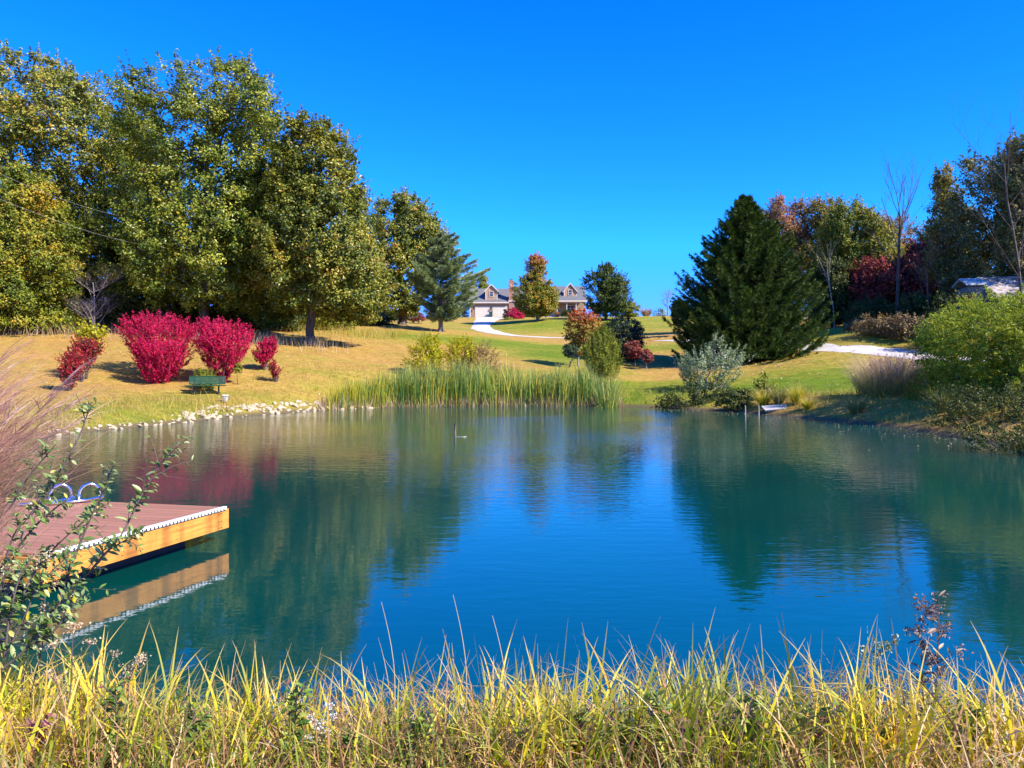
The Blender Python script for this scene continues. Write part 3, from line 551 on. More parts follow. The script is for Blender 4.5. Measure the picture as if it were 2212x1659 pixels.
r = np.random.default_rng(5); mb = MB(); q = rdir(r, 160)*.34+np.array([0, 0, .6]); leaves(mb, r, q, rdir(r, 160), .12, .8); child(mb, 'flowers', leaf_mat('pumpkin_flower', [(0, (.3, .1, .03)), (1, (.7, .2, .04))]), g)
def dv(pts): return [(0.576*(920+y/3.456), 0.576*(1680+a/3.456), 0.576*(1680+b/3.456)) for y, a, b in pts]
SH2 = dict(stems=5, tr=.05, parts=('stems', 'foliage'), trunk_x=None)
tree('hedge', 'long clipped green hedge in front of the right half of the porch', 'hedge', 1140+0, 148.5, dv([(842, 1460, 1688), (850, 1455, 1692), (922, 1455, 1692)]), MAPLED, nclu=220, nleaf=22, ls=.16, csize=.32, trunk_x=.576*(1680+1570/3.456), depth=.3, seed=11, lobes=.03, shell=.5, **{k: SH2[k] for k in ('stems', 'tr', 'parts')})
tree('hedge', 'short green hedge under the porch left of the maple trunk', 'hedge', 0, 148.5, dv([(840, 985, 1062), (860, 975, 1095), (930, 975, 1135)]), MAPLED, nclu=120, nleaf=22, ls=.16, csize=.32, trunk_x=.576*(1680+1040/3.456), depth=.6, seed=12, lobes=.03, stems=5, tr=.05, parts=('stems', 'foliage'))
tree('evergreen_shrub', 'low round green shrub left of the red bush by the driveway', 'shrub', 0, 138, dv([(940, 730, 850), (970, 700, 878), (1018, 700, 880)]), GOLD, nclu=140, nleaf=24, ls=.14, csize=.32, trunk_x=.576*(1680+790/3.456), seed=13, lobes=.06, stems=5, tr=.05, parts=('stems', 'foliage'))
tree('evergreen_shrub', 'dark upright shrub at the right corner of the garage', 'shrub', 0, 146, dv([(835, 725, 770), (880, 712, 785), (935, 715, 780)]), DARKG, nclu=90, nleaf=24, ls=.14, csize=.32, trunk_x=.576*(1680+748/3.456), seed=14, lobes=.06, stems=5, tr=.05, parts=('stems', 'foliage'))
tree('burning_bush', 'round crimson bush on the lawn in front of the garage', 'shrub', 0, 140, dv([(815, 820, 930), (845, 770, 980), (890, 752, 995), (940, 775, 990), (975, 860, 985), (1005, 900, 960)]), CRIMSON, nclu=260, nleaf=26, ls=.15, csize=.36, trunk_x=.576*(1680+890/3.456), seed=15, lobes=.08, stems=6, tr=.06, parts=('stems', 'foliage'), group='red burning bushes')
bare_tree('ornamental_tree', 'bare pinkish grey ornamental tree beside the brick chimney', 'tree', .576*(1680+860/3.456), 145, .576*(920+700/3.456), 1.6, TWIG, seed=16, tr=.09, ang=.85, extra=3, fork=.2)
tree('maple_tree', 'autumn maple with a red and orange top in front of the house', 'tree', 1161, 125.5, [(553, 1146, 1172), (566, 1138, 1184), (590, 1140, 1185), (600, 1122, 1180), (612, 1118, 1196), (628, 1114, 1206), (650, 1114, 1210), (668, 1122, 1205), (682, 1142, 1186)], MAPLE, BARKP, nclu=420, nleaf=36, ls=.3, csize=.75, seed=17, tr=.24, lobes=.1, gap=-.9, sprig=.4, shell=.5)
tree('maple_tree', 'dark green broad tree on the crest right of the house', 'tree', 1309, 125.5, [(573, 1300, 1318), (588, 1284, 1334), (600, 1270, 1348), (620, 1268, 1356), (645, 1262, 1358), (662, 1262, 1352), (682, 1280, 1330)], MAPLED, BARK, nclu=380, nleaf=36, ls=.3, csize=.8, seed=18, tr=.2, lobes=.16, gap=-.7, sprig=.4, shell=.5)
tree('young_tree', 'small leaning yellow green tree on the crest beside the dark broad tree', 'tree', 1345, 140, [(652, 1358, 1374), (665, 1344, 1380), (676, 1336, 1376), (684, 1330, 1370)], GOLD, BARK, nclu=90, nleaf=30, ls=.25, csize=.6, seed=19, tr=.1, gap=-.5, trunk_x=1352)
bare_tree('bare_tree', 'small bare rounded tree alone on the hilltop against the sky', 'tree', 1443, 150, 624, 1.7, TWIG, seed=20, tr=.16, ang=.8, extra=3, fork=.32)
tree('shrub', 'thin whitish shrub on the crest left of the small bare tree', 'shrub', 1424, 152, [(667, 1414, 1434), (676, 1410, 1440), (685, 1412, 1438)], SILVER, nclu=60, nleaf=14, ls=.2, csize=.5, seed=21, stems=6, tr=.04, parts=('stems', 'foliage'), gap=-.3)
def tuft(name, label, x0, D, wpx, hpx, mat, n=500, seed=1, cat='grass clump', lean=.5, w=.02, group=None, z=None, spread=.35, kink=.1, X=None, Y=None):
    r = np.random.default_rng(seed); bx = PX(x0, D) if X is None else X; by = D if Y is None else Y; bz = G1(bx, by); H = M(hpx, D); R = M(wpx, D)/2
    an = r.uniform(0, 2*PI, n); rad = R*spread*np.sqrt(r.uniform(0, 1, n)); b_ = np.stack([rad*np.cos(an), rad*np.sin(an), 0*an], 1)
    b_[:, 2] = G(b_[:, 0]+bx, b_[:, 1]+by)-bz-.03
    mb = MB(); blades(mb, r, b_, H*r.uniform(.65, 1.25, n), np.full(n, w)*r.uniform(.6, 1.3, n), r.uniform(.02, lean*.6, n), r.uniform(.1, lean*1.8, n), an+r.normal(0, .6, n), 5, kink=kink)
    o = mb.build(name, mat); o.location = (bx, by, bz); return tag(o, label, cat, group)
tuft('ornamental_grass', 'pale ornamental grass mound on the crest left of the small bare tree', 1396, 152, 36, 18, STRAW, 700, 22, w=.06, lean=.7)
for i, x in enumerate((838, 845, 852, 858, 866, 879)):
    conifer('arborvitae', (['leftmost', 'second', 'third', 'fourth', 'fifth'][i]+' narrow bright evergreen from the left in the row under the far oak' if i < 5 else 'bright green narrow evergreen standing just right of the far oak trunk'), 'evergreen', x, 128, [(672, x-.8, x+.8), (680, x-3, x+3), (693, x-3.6, x+3.6)], JUN, seed=30+i, group='arborvitae row', whorls=10, per=7, tw=.25, tww=.06, sub=6, tr=.05, droop=-.6, tip=0.4)
tree('shrub', 'purple red shrubs at the far end of the arborvitae row', 'shrub', 905, 128, [(676, 890, 912), (686, 884, 920), (693, 886, 918)], DOGW, nclu=70, nleaf=24, ls=.22, csize=.5, seed=36, stems=5, tr=.05, parts=('stems', 'foliage'))
conifer('arborvitae', 'dark rounded evergreen column touching the left side of the big spruce', 'evergreen', 1468, 92, [(655, 1464, 1470), (668, 1452, 1484), (690, 1451, 1488), (712, 1454, 1486)], DARKG, seed=37, whorls=26, per=12, tw=.22, tww=.05, sub=9, tr=.1, droop=-.7, tip=.5, nd=5)
# ------------------------------------------------------------------ left woods
tree('oak_tree', 'tall broad oak at the left edge with its crown touching the top left corner', 'tree', 110, 68, [(122, 20, 60), (140, -40, 175), (165, -70, 205), (210, -90, 245), (260, -95, 280), (340, -100, 292), (430, -90, 290), (520, -60, 270), (600, -40, 250)], OAK, nclu=760, nleaf=48, ls=.3, csize=1.0, seed=41, tr=.4, lobes=.2, gap=-.6, sprig=.35, trunk_x=118, nlimb=26)
tree('oak_tree', 'tallest oak with a ragged peaked top behind the two big crimson bushes', 'tree', 440, 62, [(132, 488, 510), (150, 468, 560), (175, 395, 590), (195, 290, 606), (240, 275, 640), (320, 270, 655), (420, 262, 650), (520, 270, 640), (600, 285, 610), (665, 330, 560)], OAKG, nclu=900, nleaf=50, ls=.28, csize=.95, seed=42, tr=.42, lobes=.18, gap=-.62, sprig=.35, nlimb=30)
tree('oak_tree', 'oak with yellowing crown sloping to the right, its dark trunk standing on the lawn', 'tree', 671, 60, [(256, 640, 706), (275, 615, 722), (320, 600, 760), (375, 585, 775), (420, 570, 800), (500, 560, 808), (560, 560, 832), (620, 568, 834), (660, 580, 832), (694, 740, 808)], OAK, nclu=820, nleaf=48, ls=.27, csize=.85, seed=43, tr=.36, lobes=.16, gap=-.65, sprig=.35, nlimb=28)
tree('oak_tree', 'smaller light green oak with low drooping boughs left of the lawn trunk', 'tree', 578, 64, [(380, 520, 640), (440, 480, 670), (520, 470, 680), (600, 490, 670), (650, 520, 650), (690, 545, 625), (712, 565, 605)], OAKG, nclu=420, nleaf=46, ls=.26, csize=.8, seed=44, tr=.27, lobes=.2, gap=-.6, sprig=.4, nlimb=18)
tree('oak_tree', 'leaning oak filling the gap between the two tallest crowns on the left', 'tree', 265, 74, [(215, 285, 318), (250, 240, 340), (330, 190, 380), (430, 170, 370), (540, 180, 350), (640, 200, 330)], OAK, nclu=420, nleaf=42, ls=.3, csize=.95, seed=45, tr=.3, lobes=.2, gap=-.35, sprig=.35, nlimb=24)
tree('yellowing_tree', 'bushy yellow and orange tree at the left edge of the picture', 'tree', 40, 56, [(360, -50, 45), (400, -70, 90), (450, -80, 120), (520, -90, 140), (590, -90, 150), (650, -90, 145), (700, -80, 140)], YELLOWTREE, nclu=520, nleaf=44, ls=.24, csize=.75, seed=46, tr=.2, lobes=.22, gap=-.6, sprig=.4, nlimb=24)
tree('far_oak_tree', 'rounded oak behind the pine with a thick dark trunk', 'tree', 872, 95, [(420, 852, 884), (445, 808, 925), (475, 802, 940), (500, 796, 968), (560, 800, 965), (610, 812, 950), (650, 830, 930), (682, 850, 905)], OAK, nclu=480, nleaf=44, ls=.34, csize=1.0, seed=47, tr=.5, lobes=.18, gap=-.55, sprig=.35, trunk_x=869, nlimb=24)
tree('evergreen_shrub', 'dark shrub mass left of the garage seen through the pine', 'shrub', 1003, 151, [(645, 995, 1012), (660, 985, 1016), (686, 982, 1016)], MAPLED, nclu=110, nleaf=26, ls=.23, csize=.6, seed=49, stems=4, tr=.1, parts=('stems', 'foliage'))
tree('far_oak_tree', 'small distant oak top showing behind the right tip of the pine', 'tree', 1030, 165, [(588, 1035, 1046), (600, 1018, 1056), (625, 1008, 1062), (660, 1000, 1062)], GOLD, nclu=90, nleaf=30, ls=.4, csize=1.1, seed=48, tr=.3)
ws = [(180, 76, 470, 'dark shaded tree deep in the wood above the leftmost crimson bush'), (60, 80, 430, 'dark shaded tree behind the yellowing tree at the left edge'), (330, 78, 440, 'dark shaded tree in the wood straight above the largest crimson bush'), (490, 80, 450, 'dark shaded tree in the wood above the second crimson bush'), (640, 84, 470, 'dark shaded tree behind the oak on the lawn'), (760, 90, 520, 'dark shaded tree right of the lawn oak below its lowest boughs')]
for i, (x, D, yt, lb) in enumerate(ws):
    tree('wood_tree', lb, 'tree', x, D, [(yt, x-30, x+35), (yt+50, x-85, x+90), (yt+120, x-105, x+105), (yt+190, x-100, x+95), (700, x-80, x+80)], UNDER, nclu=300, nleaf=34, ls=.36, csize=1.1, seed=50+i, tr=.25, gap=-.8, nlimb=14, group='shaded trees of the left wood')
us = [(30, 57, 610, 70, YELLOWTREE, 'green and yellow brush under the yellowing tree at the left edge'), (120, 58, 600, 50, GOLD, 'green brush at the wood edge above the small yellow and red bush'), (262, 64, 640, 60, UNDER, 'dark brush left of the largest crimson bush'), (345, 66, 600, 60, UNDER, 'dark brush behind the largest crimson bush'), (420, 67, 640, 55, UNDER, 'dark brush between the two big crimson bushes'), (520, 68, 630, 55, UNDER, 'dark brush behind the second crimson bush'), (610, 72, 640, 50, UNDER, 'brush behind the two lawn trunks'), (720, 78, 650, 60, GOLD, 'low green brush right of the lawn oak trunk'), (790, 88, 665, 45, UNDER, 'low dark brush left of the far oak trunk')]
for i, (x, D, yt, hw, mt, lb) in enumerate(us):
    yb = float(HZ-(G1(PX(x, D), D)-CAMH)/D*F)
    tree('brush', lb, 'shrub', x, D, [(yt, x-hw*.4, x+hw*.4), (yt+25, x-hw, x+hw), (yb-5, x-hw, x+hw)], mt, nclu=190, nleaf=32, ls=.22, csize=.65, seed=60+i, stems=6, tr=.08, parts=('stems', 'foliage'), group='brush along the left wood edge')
bare_tree('vine_tangle', 'grey leafless vine tangle hanging at the wood edge', 'dead tree', 205, 58, 560, 1.8, TWIG, seed=70, tr=.07, ang=.9, extra=4, fork=.1)
bare_tree('dead_sapling', 'pale leafless branches fanning out at the foot of the left wood', 'dead tree', 345, 60, 640, 1.8, TWIG, seed=71, tr=.05, ang=.9, extra=1, fork=.1)
# white pine
conifer('white_pine', 'blue green pine with feathery tiers of boughs in front of the far oak', 'pine tree', 952, 85, [(508, 960, 985), (520, 942, 1000), (545, 905, 1002), (570, 900, 1005), (592, 888, 1050), (615, 880, 1045), (640, 900, 1035), (665, 905, 1030), (690, 925, 985)], PINE, seed=72, whorls=20, per=8, tw=.45, tww=.02, sub=17, bw=.36, nd=14, droop=.02, tip=.12, rise=.22, tr=.26, barkm=BARKP)
# ------------------------------------------------------------------ crimson bushes, bench, bucket
bb = dict(stems=9, tr=.05, parts=('stems', 'foliage'), sprig=.85, lobes=.1, gap=-1.2, up=.3, group='red burning bushes', along=None, nlimb=24, barkm=TWIGD, asp=.5)
tree('burning_bush', 'largest crimson bush spreading wide above the bank', 'shrub', 338, 44, [(684, 300, 352), (695, 272, 395), (715, 265, 410), (740, 278, 412), (765, 292, 408), (785, 305, 395), (805, 320, 375)], CRIMSON, nclu=640, nleaf=48, ls=.095, csize=.36, seed=81, shell=.4, **bb)
tree('burning_bush', 'crimson bush low in front of the largest one, its foot nearest the pond', 'shrub', 338, 42, [(738, 300, 372), (750, 292, 392), (770, 290, 396), (790, 296, 388), (808, 306, 372), (826, 318, 358)], CRIMSON, nclu=420, nleaf=48, ls=.095, csize=.3, seed=82, shell=.4, **bb)
tree('burning_bush', 'crimson vase shaped bush behind the green bench', 'shrub', 478, 43, [(696, 440, 490), (705, 420, 515), (725, 412, 535), (750, 418, 532), (770, 432, 524), (790, 446, 512), (808, 458, 496), (822, 468, 488)], CRIMSON, nclu=640, nleaf=48, ls=.095, csize=.34, seed=83, shell=.4, **bb)
tree('burning_bush', 'small upright crimson bush right of the vase shaped one', 'shrub', 572, 47, [(733, 575, 594), (745, 565, 598), (765, 552, 596), (778, 548, 582), (790, 556, 576)], CRIMSON, nclu=180, nleaf=44, ls=.095, csize=.26, seed=84, shell=.5, **bb)
tree('burning_bush', 'tiny sparse red bush, rightmost of the bushes on the bank', 'shrub', 596, 44.5, [(778, 586, 606), (790, 580, 611), (803, 584, 608), (816, 590, 600)], CRIMMIX, nclu=60, nleaf=18, ls=.11, csize=.22, seed=85, shell=.5, **{**bb, 'gap': -.4})
tree('burning_bush', 'reddish brown bush, lower of the pair at the left on the bank', 'shrub', 150, 36.5, [(768, 138, 168), (780, 132, 178), (800, 130, 172), (820, 134, 166), (836, 142, 160)], CRIMMIX, nclu=150, nleaf=24, ls=.11, csize=.24, seed=86, shell=.5, **bb)
tree('burning_bush', 'dark red bush with yellow green shoots on top at the left on the bank', 'shrub', 175, 40, [(735, 160, 205), (748, 158, 214), (765, 152, 214), (782, 158, 196), (800, 166, 188)], CRIMMIX, nclu=170, nleaf=24, ls=.12, csize=.26, seed=87, shell=.5, **bb)
tree('sapling', 'yellow green sapling growing through the dark red bush at the left', 'shrub', 186, 41, [(706, 178, 212), (718, 170, 222), (735, 164, 214), (755, 172, 205), (790, 180, 192)], YG, nclu=90, nleaf=20, ls=.15, csize=.35, seed=88, stems=4, tr=.03, parts=('stems', 'foliage'), sprig=.6, gap=-.3)
tree('juniper', 'small feathery green juniper behind the back of the bench', 'evergreen', 440, 41.2, [(796, 436, 444), (808, 422, 456), (825, 418, 466), (838, 420, 464)], JUN, nclu=90, nleaf=34, ls=.13, csize=.26, seed=89, stems=4, tr=.02, parts=('stems', 'foliage'), sprig=.9, asp=.2, up=1.0, gap=-1.2)
tree('shrub', 'small dark green shrub at the lower right of the vase shaped crimson bush', 'shrub', 513, 43, [(785, 508, 518), (795, 503, 521), (806, 506, 516)], GOLD, nclu=30, nleaf=20, ls=.1, csize=.2, seed=90, stems=3, tr=.02, parts=('stems', 'foliage'))
GREENM = plain('green_coated_steel', (0.02, 0.075, 0.03), 0.35, 0.2, 4)
bx, by = PX(446, 40), 40.0; bz = G1(bx, by); bench = empty('park_bench', (bx, by, bz), 'dark green slatted metal bench on the left bank facing the pond', 'bench', rz=math.radians(14))
mb = MB()
for i in range(9): mb.box(-.92, .92, -.27+i*.058, -.27+i*.058+.04, .44, .47)
mb.tube([(-.94, -.29, .45), (.94, -.29, .45)], .025); mb.tube([(-.94, .27, .45), (.94, .27, .45)], .025)
for s in (-.94, -.31, .31, .94): mb.tube([(s, -.29, .44), (s, .27, .44)], .02)
child(mb, 'seat', GREENM, bench); mb = MB()
for i in range(36):
    x = -.84+i*.048; mb.add([(x-.017, .30, .54), (x+.017, .30, .54), (x+.017, .42, .90), (x-.017, .42, .90), (x-.017, .32, .54), (x+.017, .32, .54), (x+.017, .44, .90), (x-.017, .44, .90)], [(0, 1, 2, 3), (5, 4, 7, 6), (0, 3, 7, 4), (1, 5, 6, 2), (3, 2, 6, 7), (0, 4, 5, 1)])
mb.tube([(-.88, .30, .53), (.88, .30, .53)], .026); mb.tube([(-.88, .43, .92), (.88, .43, .92)], .026); mb.tube([(-.88, .30, .53), (-.88, .43, .92)], .026); mb.tube([(.88, .30, .53), (.88, .43, .92)], .026)
child(mb, 'backrest', GREENM, bench)
for s in (-.6, .6):
    mb = MB(); mb.tube([(s, 0, -.1), (s, 0, .40)], .045, 8); mb.tube([(s, -.25, .42), (s, .25, .42), (s, .33, .6), (s, .42, .86)], .028, 6); mb.box(s-.12, s+.12, -.12, .12, 0.0, .015); child(mb, 'leg', DARK, bench)
p = P(486, 886, 38); bz = G1(p[0], p[1]); g = empty('bucket', (p[0], p[1], bz), 'white plastic bucket standing in the grass at the pond edge', 'bucket')
def lathe(prof, k=20):
    n = len(prof); a = np.arange(k)*2*PI/k; v = np.array([[(r_*math.cos(t), r_*math.sin(t), z_) for t in a] for r_, z_ in prof]).reshape(-1, 3)
    return v, [(i*k+j, i*k+(j+1) % k, (i+1)*k+(j+1) % k, (i+1)*k+j) for i in range(n-1) for j in range(k)]
mb = MB(); v, q = lathe([(.001, 0), (.13, 0), (.15, .2), (.165, .33), (.175, .33), (.175, .37), (.15, .37), (.13, .05), (.001, .05)]); mb.add(v, q); child(mb, 'pail', WHITE, g, True)
mb = MB(); a = np.linspace(0, PI, 12); mb.tube([(.17*math.cos(t), -.05-.17*math.sin(t)*.6, .33-.14*math.sin(t)) for t in a], .006, 5); child(mb, 'handle', DARK, g)
# ------------------------------------------------------------------ riprap stones
STONE = plain('limestone', (0.50, 0.40, 0.25), 0.9, 0.4, 5, bmp=.02); STONEG = plain('field_stone', (0.30, 0.27, 0.24), 0.9, 0.4, 5, bmp=.02)
r = np.random.default_rng(9); protos = []
def rock_mesh(seed, flat):
    rr = np.random.default_rng(seed); import bmesh
    bm = bmesh.new(); bmesh.ops.create_icosphere(bm, subdivisions=2, radius=1)
    planes = [(rdir(rr, 1)[0], rr.uniform(.45, .85)) for _ in range(9)]
    for vv in bm.verts:
        c = np.array(vv.co)
        for n_, d_ in planes:
            k = c@n_
            if k > d_: c = c-n_*(k-d_)
        c = c*np.array([1.15, .85, flat])*(1+.04*snoise(c*3, 1, seed)); vv.co = Vector(c)
    me = bpy.data.meshes.new('limestone_rock'); bm.to_mesh(me); bm.free(); return me
pm = [rock_mesh(100+i, .55+.06*(i % 5)) for i in range(12)]
for me in pm: me.materials.append(STONE)
def shore_point(x):            # photograph column -> shoreline
    xs = [s[0] for s in sh]; y = np.interp(x, xs, [s[1] for s in sh]); D = CAMH*F/(y-HZ); return PX(x, D), D
cnt = 0
for i in range(235):
    if i < 40: x = r.uniform(110, 400)
    else: x = r.uniform(395, 800)
    X, D = shore_point(x); rows = -.2+r.uniform(0, 1)**1.0*(1.35 if 480 < x < 745 else (.9 if x > 395 else .4)); dx_, dy_ = shore_point(x+6); tx, ty = dx_-X, dy_-D; l = math.hypot(tx, ty); X += -ty/l*rows; D += tx/l*rows
    sz = r.uniform(.08, .19)*(1.25 if r.uniform() < .15 else 1)*(1 if x > 400 else .7)
    o = bpy.data.objects.new('limestone_rock', pm[i % 12]); COL.objects.link(o); z = G1(X, D)
    o.location = (X, D, z+sz*.22); o.rotation_euler = (r.normal(0, .3), r.normal(0, .3), r.uniform(0, 6.28)); o.scale = (sz, sz*r.uniform(.8, 1.1), sz*r.uniform(.8, 1.2))
    
    zone = 'at the far left end of the edging' if x < 260 else 'in the thin stretch left of the bench' if x < 400 else 'on the shore below the bench' if x < 475 else 'just right below the white bucket' if x < 560 else 'in the thickest stretch between bucket and cattails' if x < 690 else 'at the foot of the leftmost cattails'
    tag(o, ('large' if sz > .165 else 'middling' if sz > .12 else 'small')+' buff limestone rock '+zone, 'rock', 'limestone rocks along the left shore')
pg = [rock_mesh(200+i, .6) for i in range(4)]
for me in pg: me.materials.append(STONEG)
for i, (x, y, s_, lb) in enumerate([(2082, 941, .30, 'largest grey stone at the right shore, half in the water'), (2098, 949, .17, 'tan stone at the waterline just right of the largest grey stone'), (2112, 948, .15, 'small flat dark stone, rightmost of the group at the right shore'), (1790, 905, .13, 'pale stone at the water below the plank platform'), (1838, 908, .14, 'small grey stone under the overhanging grass of the right bank'), (1815, 906, .12, 'small stone at the foot of the right bank between two others'), (2130, 938, .2, 'grey stone set back on the right bank above the others'), (1690, 893, .12, 'small stone beneath the front of the plank platform')]):
    D = CAMH*F/(y-HZ); o = bpy.data.objects.new('field_stone', pg[i % 4]); COL.objects.link(o); o.location = (PX(x, D), D, s_*.25); o.scale = (s_*1.3, s_, s_*.9); o.rotation_euler.z = i; tag(o, lb, 'rock', 'grey stones along the right shore')
# ------------------------------------------------------------------ cattails and shrubs at the far shore
def scatter_x(n, r, x0, x1, d0, d1, top=None):
    xs = r.uniform(x0, x1, n); pts = []
    for x in xs:
        X, D = shore_point(x); k = r.uniform(d0, d1)
        pts.append((X, D+k))
    return xs, np.array(pts)
r = np.random.default_rng(77); xs, p = scatter_x(5600, r, 700, 1335, -.25, 2.6)
top = np.interp(xs, [700, 760, 820, 880, 950, 1060, 1120, 1160, 1200, 1260, 1300, 1335], [838, 816, 798, 786, 778, 778, 785, 800, 790, 782, 800, 815])
dens = np.interp(xs, [700, 800, 880, 1200, 1290, 1300, 1335], [.75, .95, 1, 1, .95, .45, .5]); k = r.uniform(size=len(xs)) < dens; xs, p, top = xs[k], p[k], top[k]
z0 = np.maximum(G(p[:, 0], p[:, 1]), -.1)-.05; Ht = ((HZ-top)/F*p[:, 1]+CAMH-z0)*r.uniform(.62, 1.10, len(xs))*(1+.10*np.sin(xs*.11)+.07*np.sin(xs*.31+1)); Ht = np.maximum(Ht, .5)
yel = (xs < 850)*(r.uniform(size=len(xs)) < np.interp(xs, [700, 850], [.9, .25])) | (r.uniform(size=len(xs)) < .20)
for nm, kk, mt, lb in (('cattails', ~yel, CATT, 'tall blue green cattail stand along the far shore'), ('yellowing_cattails', yel, CATTY, 'yellowing cattails at the thin left end of the stand')):
    mb = MB(); n = kk.sum(); blades(mb, r, np.column_stack([p[kk], z0[kk]]), Ht[kk], r.uniform(.018, .045, n), r.uniform(0, .14, n), r.uniform(0, .5, n), r.uniform(0, 6.28, n), 6, kink=.10, pw=2, tint=np.clip(r.normal(.42, .3, n), 0, 1)); tag(mb.build(nm, mt), lb, 'cattails', kind='stuff')
r = np.random.default_rng(78); xs, p = scatter_x(3600, r, 690, 1345, -.3, .9); z0 = np.maximum(G(p[:, 0], p[:, 1]), -.1)-.03
mb = MB(); n = len(xs); blades(mb, r, np.column_stack([p, z0]), r.uniform(.3, .95, n), r.uniform(.015, .03, n), r.uniform(0, .5, n), r.uniform(0, .8, n), r.uniform(0, 6.28, n), 4, kink=.3); tag(mb.build('dead_cattail_stalks', STRAW), 'pale broken dead stalks along the foot of the cattail stand', 'dead stalks', kind='stuff')
tuft('cattail_clump', 'separate cattail clump right of the main stand', 1312, 45.3, 60, 88, CATT, 240, 79, 'cattails', .25, .035, spread=.6)
yw = dict(stems=6, tr=.04, parts=('stems', 'foliage'), sprig=.8, asp=.3, gap=-.9, nlimb=20, barkm=TWIGD)
tree('willow_shrub', 'bright yellow green shrub behind the left part of the cattails', 'shrub', 920, 50.5, [(730, 920, 945), (745, 895, 958), (765, 885, 962), (785, 880, 965), (800, 885, 960)], YG, nclu=190, nleaf=30, ls=.17, csize=.4, seed=91, **yw)
tree('willow_shrub', 'yellow green shrub behind the middle of the cattails', 'shrub', 1000, 51, [(734, 992, 1018), (748, 972, 1030), (765, 968, 1036), (790, 970, 1036), (802, 975, 1030)], YG, nclu=180, nleaf=28, ls=.17, csize=.4, seed=92, **yw)
tree('seedy_shrub', 'tan seedy shrub between the yellow green shrubs and the mown swale', 'shrub', 1045, 51, [(742, 1035, 1052), (758, 1010, 1068), (780, 1000, 1082), (802, 1000, 1085)], BROWNB, nclu=150, nleaf=24, ls=.12, csize=.4, seed=93, **yw)
tree('young_maple', 'slender young maple with a red top beside the green juniper', 'tree', 1249, 58, [(670, 1248, 1262), (682, 1230, 1280), (700, 1220, 1292), (720, 1216, 1288), (735, 1222, 1278), (752, 1235, 1270), (768, 1245, 1262)], ORANGER, TWIG, nclu=170, nleaf=30, ls=.17, csize=.38, seed=94, tr=.06, gap=-.6, sprig=.4)
tree('topiary_shrub', 'small dark rounded shrub left of the young maple trunk', 'shrub', 1228, 57, [(744, 1220, 1238), (752, 1213, 1245), (764, 1214, 1243), (772, 1222, 1236)], DARKG, nclu=90, nleaf=24, ls=.1, csize=.25, seed=95, stems=3, tr=.05, parts=('stems', 'foliage'))
tree('juniper', 'olive green feathery juniper at the right end of the cattails', 'evergreen', 1300, 50, [(706, 1296, 1304), (725, 1276, 1322), (750, 1256, 1336), (775, 1252, 1342), (800, 1262, 1342), (815, 1275, 1335)], JUN, nclu=480, nleaf=40, ls=.15, csize=.42, seed=96, tr=.1, sprig=.92, asp=.2, up=.9, gap=-1.1, shell=.45, lobes=.2, nlimb=20)
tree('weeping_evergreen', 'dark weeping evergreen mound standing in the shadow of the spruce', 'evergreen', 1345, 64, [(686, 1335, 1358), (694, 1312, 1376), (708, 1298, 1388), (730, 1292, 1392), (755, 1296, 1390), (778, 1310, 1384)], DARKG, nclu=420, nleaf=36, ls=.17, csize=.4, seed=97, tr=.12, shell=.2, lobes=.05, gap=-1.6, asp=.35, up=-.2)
tree('japanese_maple', 'small red tree coloured dark as if shaded in front of the weeping evergreen', 'tree', 1372, 60, [(738, 1362, 1378), (748, 1354, 1386), (762, 1352, 1388), (774, 1360, 1382)], DOGW, TWIGD, nclu=90, nleaf=26, ls=.14, csize=.3, seed=98, tr=.04)  # spruce shade put into the leaf colour: darker red leaves
tree('japanese_maple', 'small bright red maple with forked pale stem by the spruce shadow', 'tree', 1396, 58, [(756, 1390, 1400), (765, 1386, 1406), (776, 1386, 1406), (786, 1390, 1403)], DOGW, TWIG, nclu=80, nleaf=24, ls=.13, csize=.26, seed=99, tr=.04)  # same darker leaf red, standing in for shadow cast by the spruce
conifer('spruce_tree', 'huge dark green spruce standing on the lawn right of centre', 'spruce tree', 1612, 61, [(422, 1607, 1611), (440, 1590, 1628), (480, 1550, 1666), (520, 1530, 1704), (560, 1508, 1718), (600, 1486, 1742), (640, 1476, 1752), (680, 1464, 1762), (720, 1460, 1776), (752, 1466, 1772), (785, 1500, 1758)], SPRUCE, seed=100, whorls=46, per=22, tw=.30, tww=.017, sub=15, bw=.27, nd=12, droop=.30, tip=.20, tr=.4)
tree('silver_shrub', 'silvery leaved shrub leaning over the water below the spruce', 'shrub', 1525, 47.5, [(728, 1536, 1546), (745, 1528, 1562), (760, 1500, 1585), (772, 1465, 1592), (785, 1450, 1588), (805, 1455, 1572), (830, 1462, 1568), (850, 1470, 1565), (868, 1485, 1560)], SILVER, nclu=420, nleaf=26, ls=.12, csize=.4, seed=101, stems=10, tr=.06, parts=('stems', 'foliage'), sprig=.85, lobes=.25, gap=-.6, asp=.5, up=.5, nlimb=40, barkm=TWIG)
tree('dark_brush', 'dark tangled brush hanging over the water under the silvery shrub', 'shrub', 1520, 43.5, [(838, 1500, 1560), (850, 1440, 1590), (868, 1400, 1600), (884, 1400, 1605)], UNDER, nclu=170, nleaf=26, ls=.12, csize=.35, seed=102, stems=8, tr=.03, parts=('stems', 'foliage'), sprig=.5, depth=.25, nlimb=30, barkm=TWIG)
tree('leafy_shrub', 'small green leafy shrub on the bank above the wooden stakes', 'shrub', 1655, 41.5, [(812, 1650, 1668), (826, 1640, 1682), (845, 1628, 1690), (862, 1630, 1680)], GOLD, nclu=90, nleaf=22, ls=.12, csize=.3, seed=103, stems=5, tr=.02, parts=('stems', 'foliage'), sprig=.6, gap=-.6)
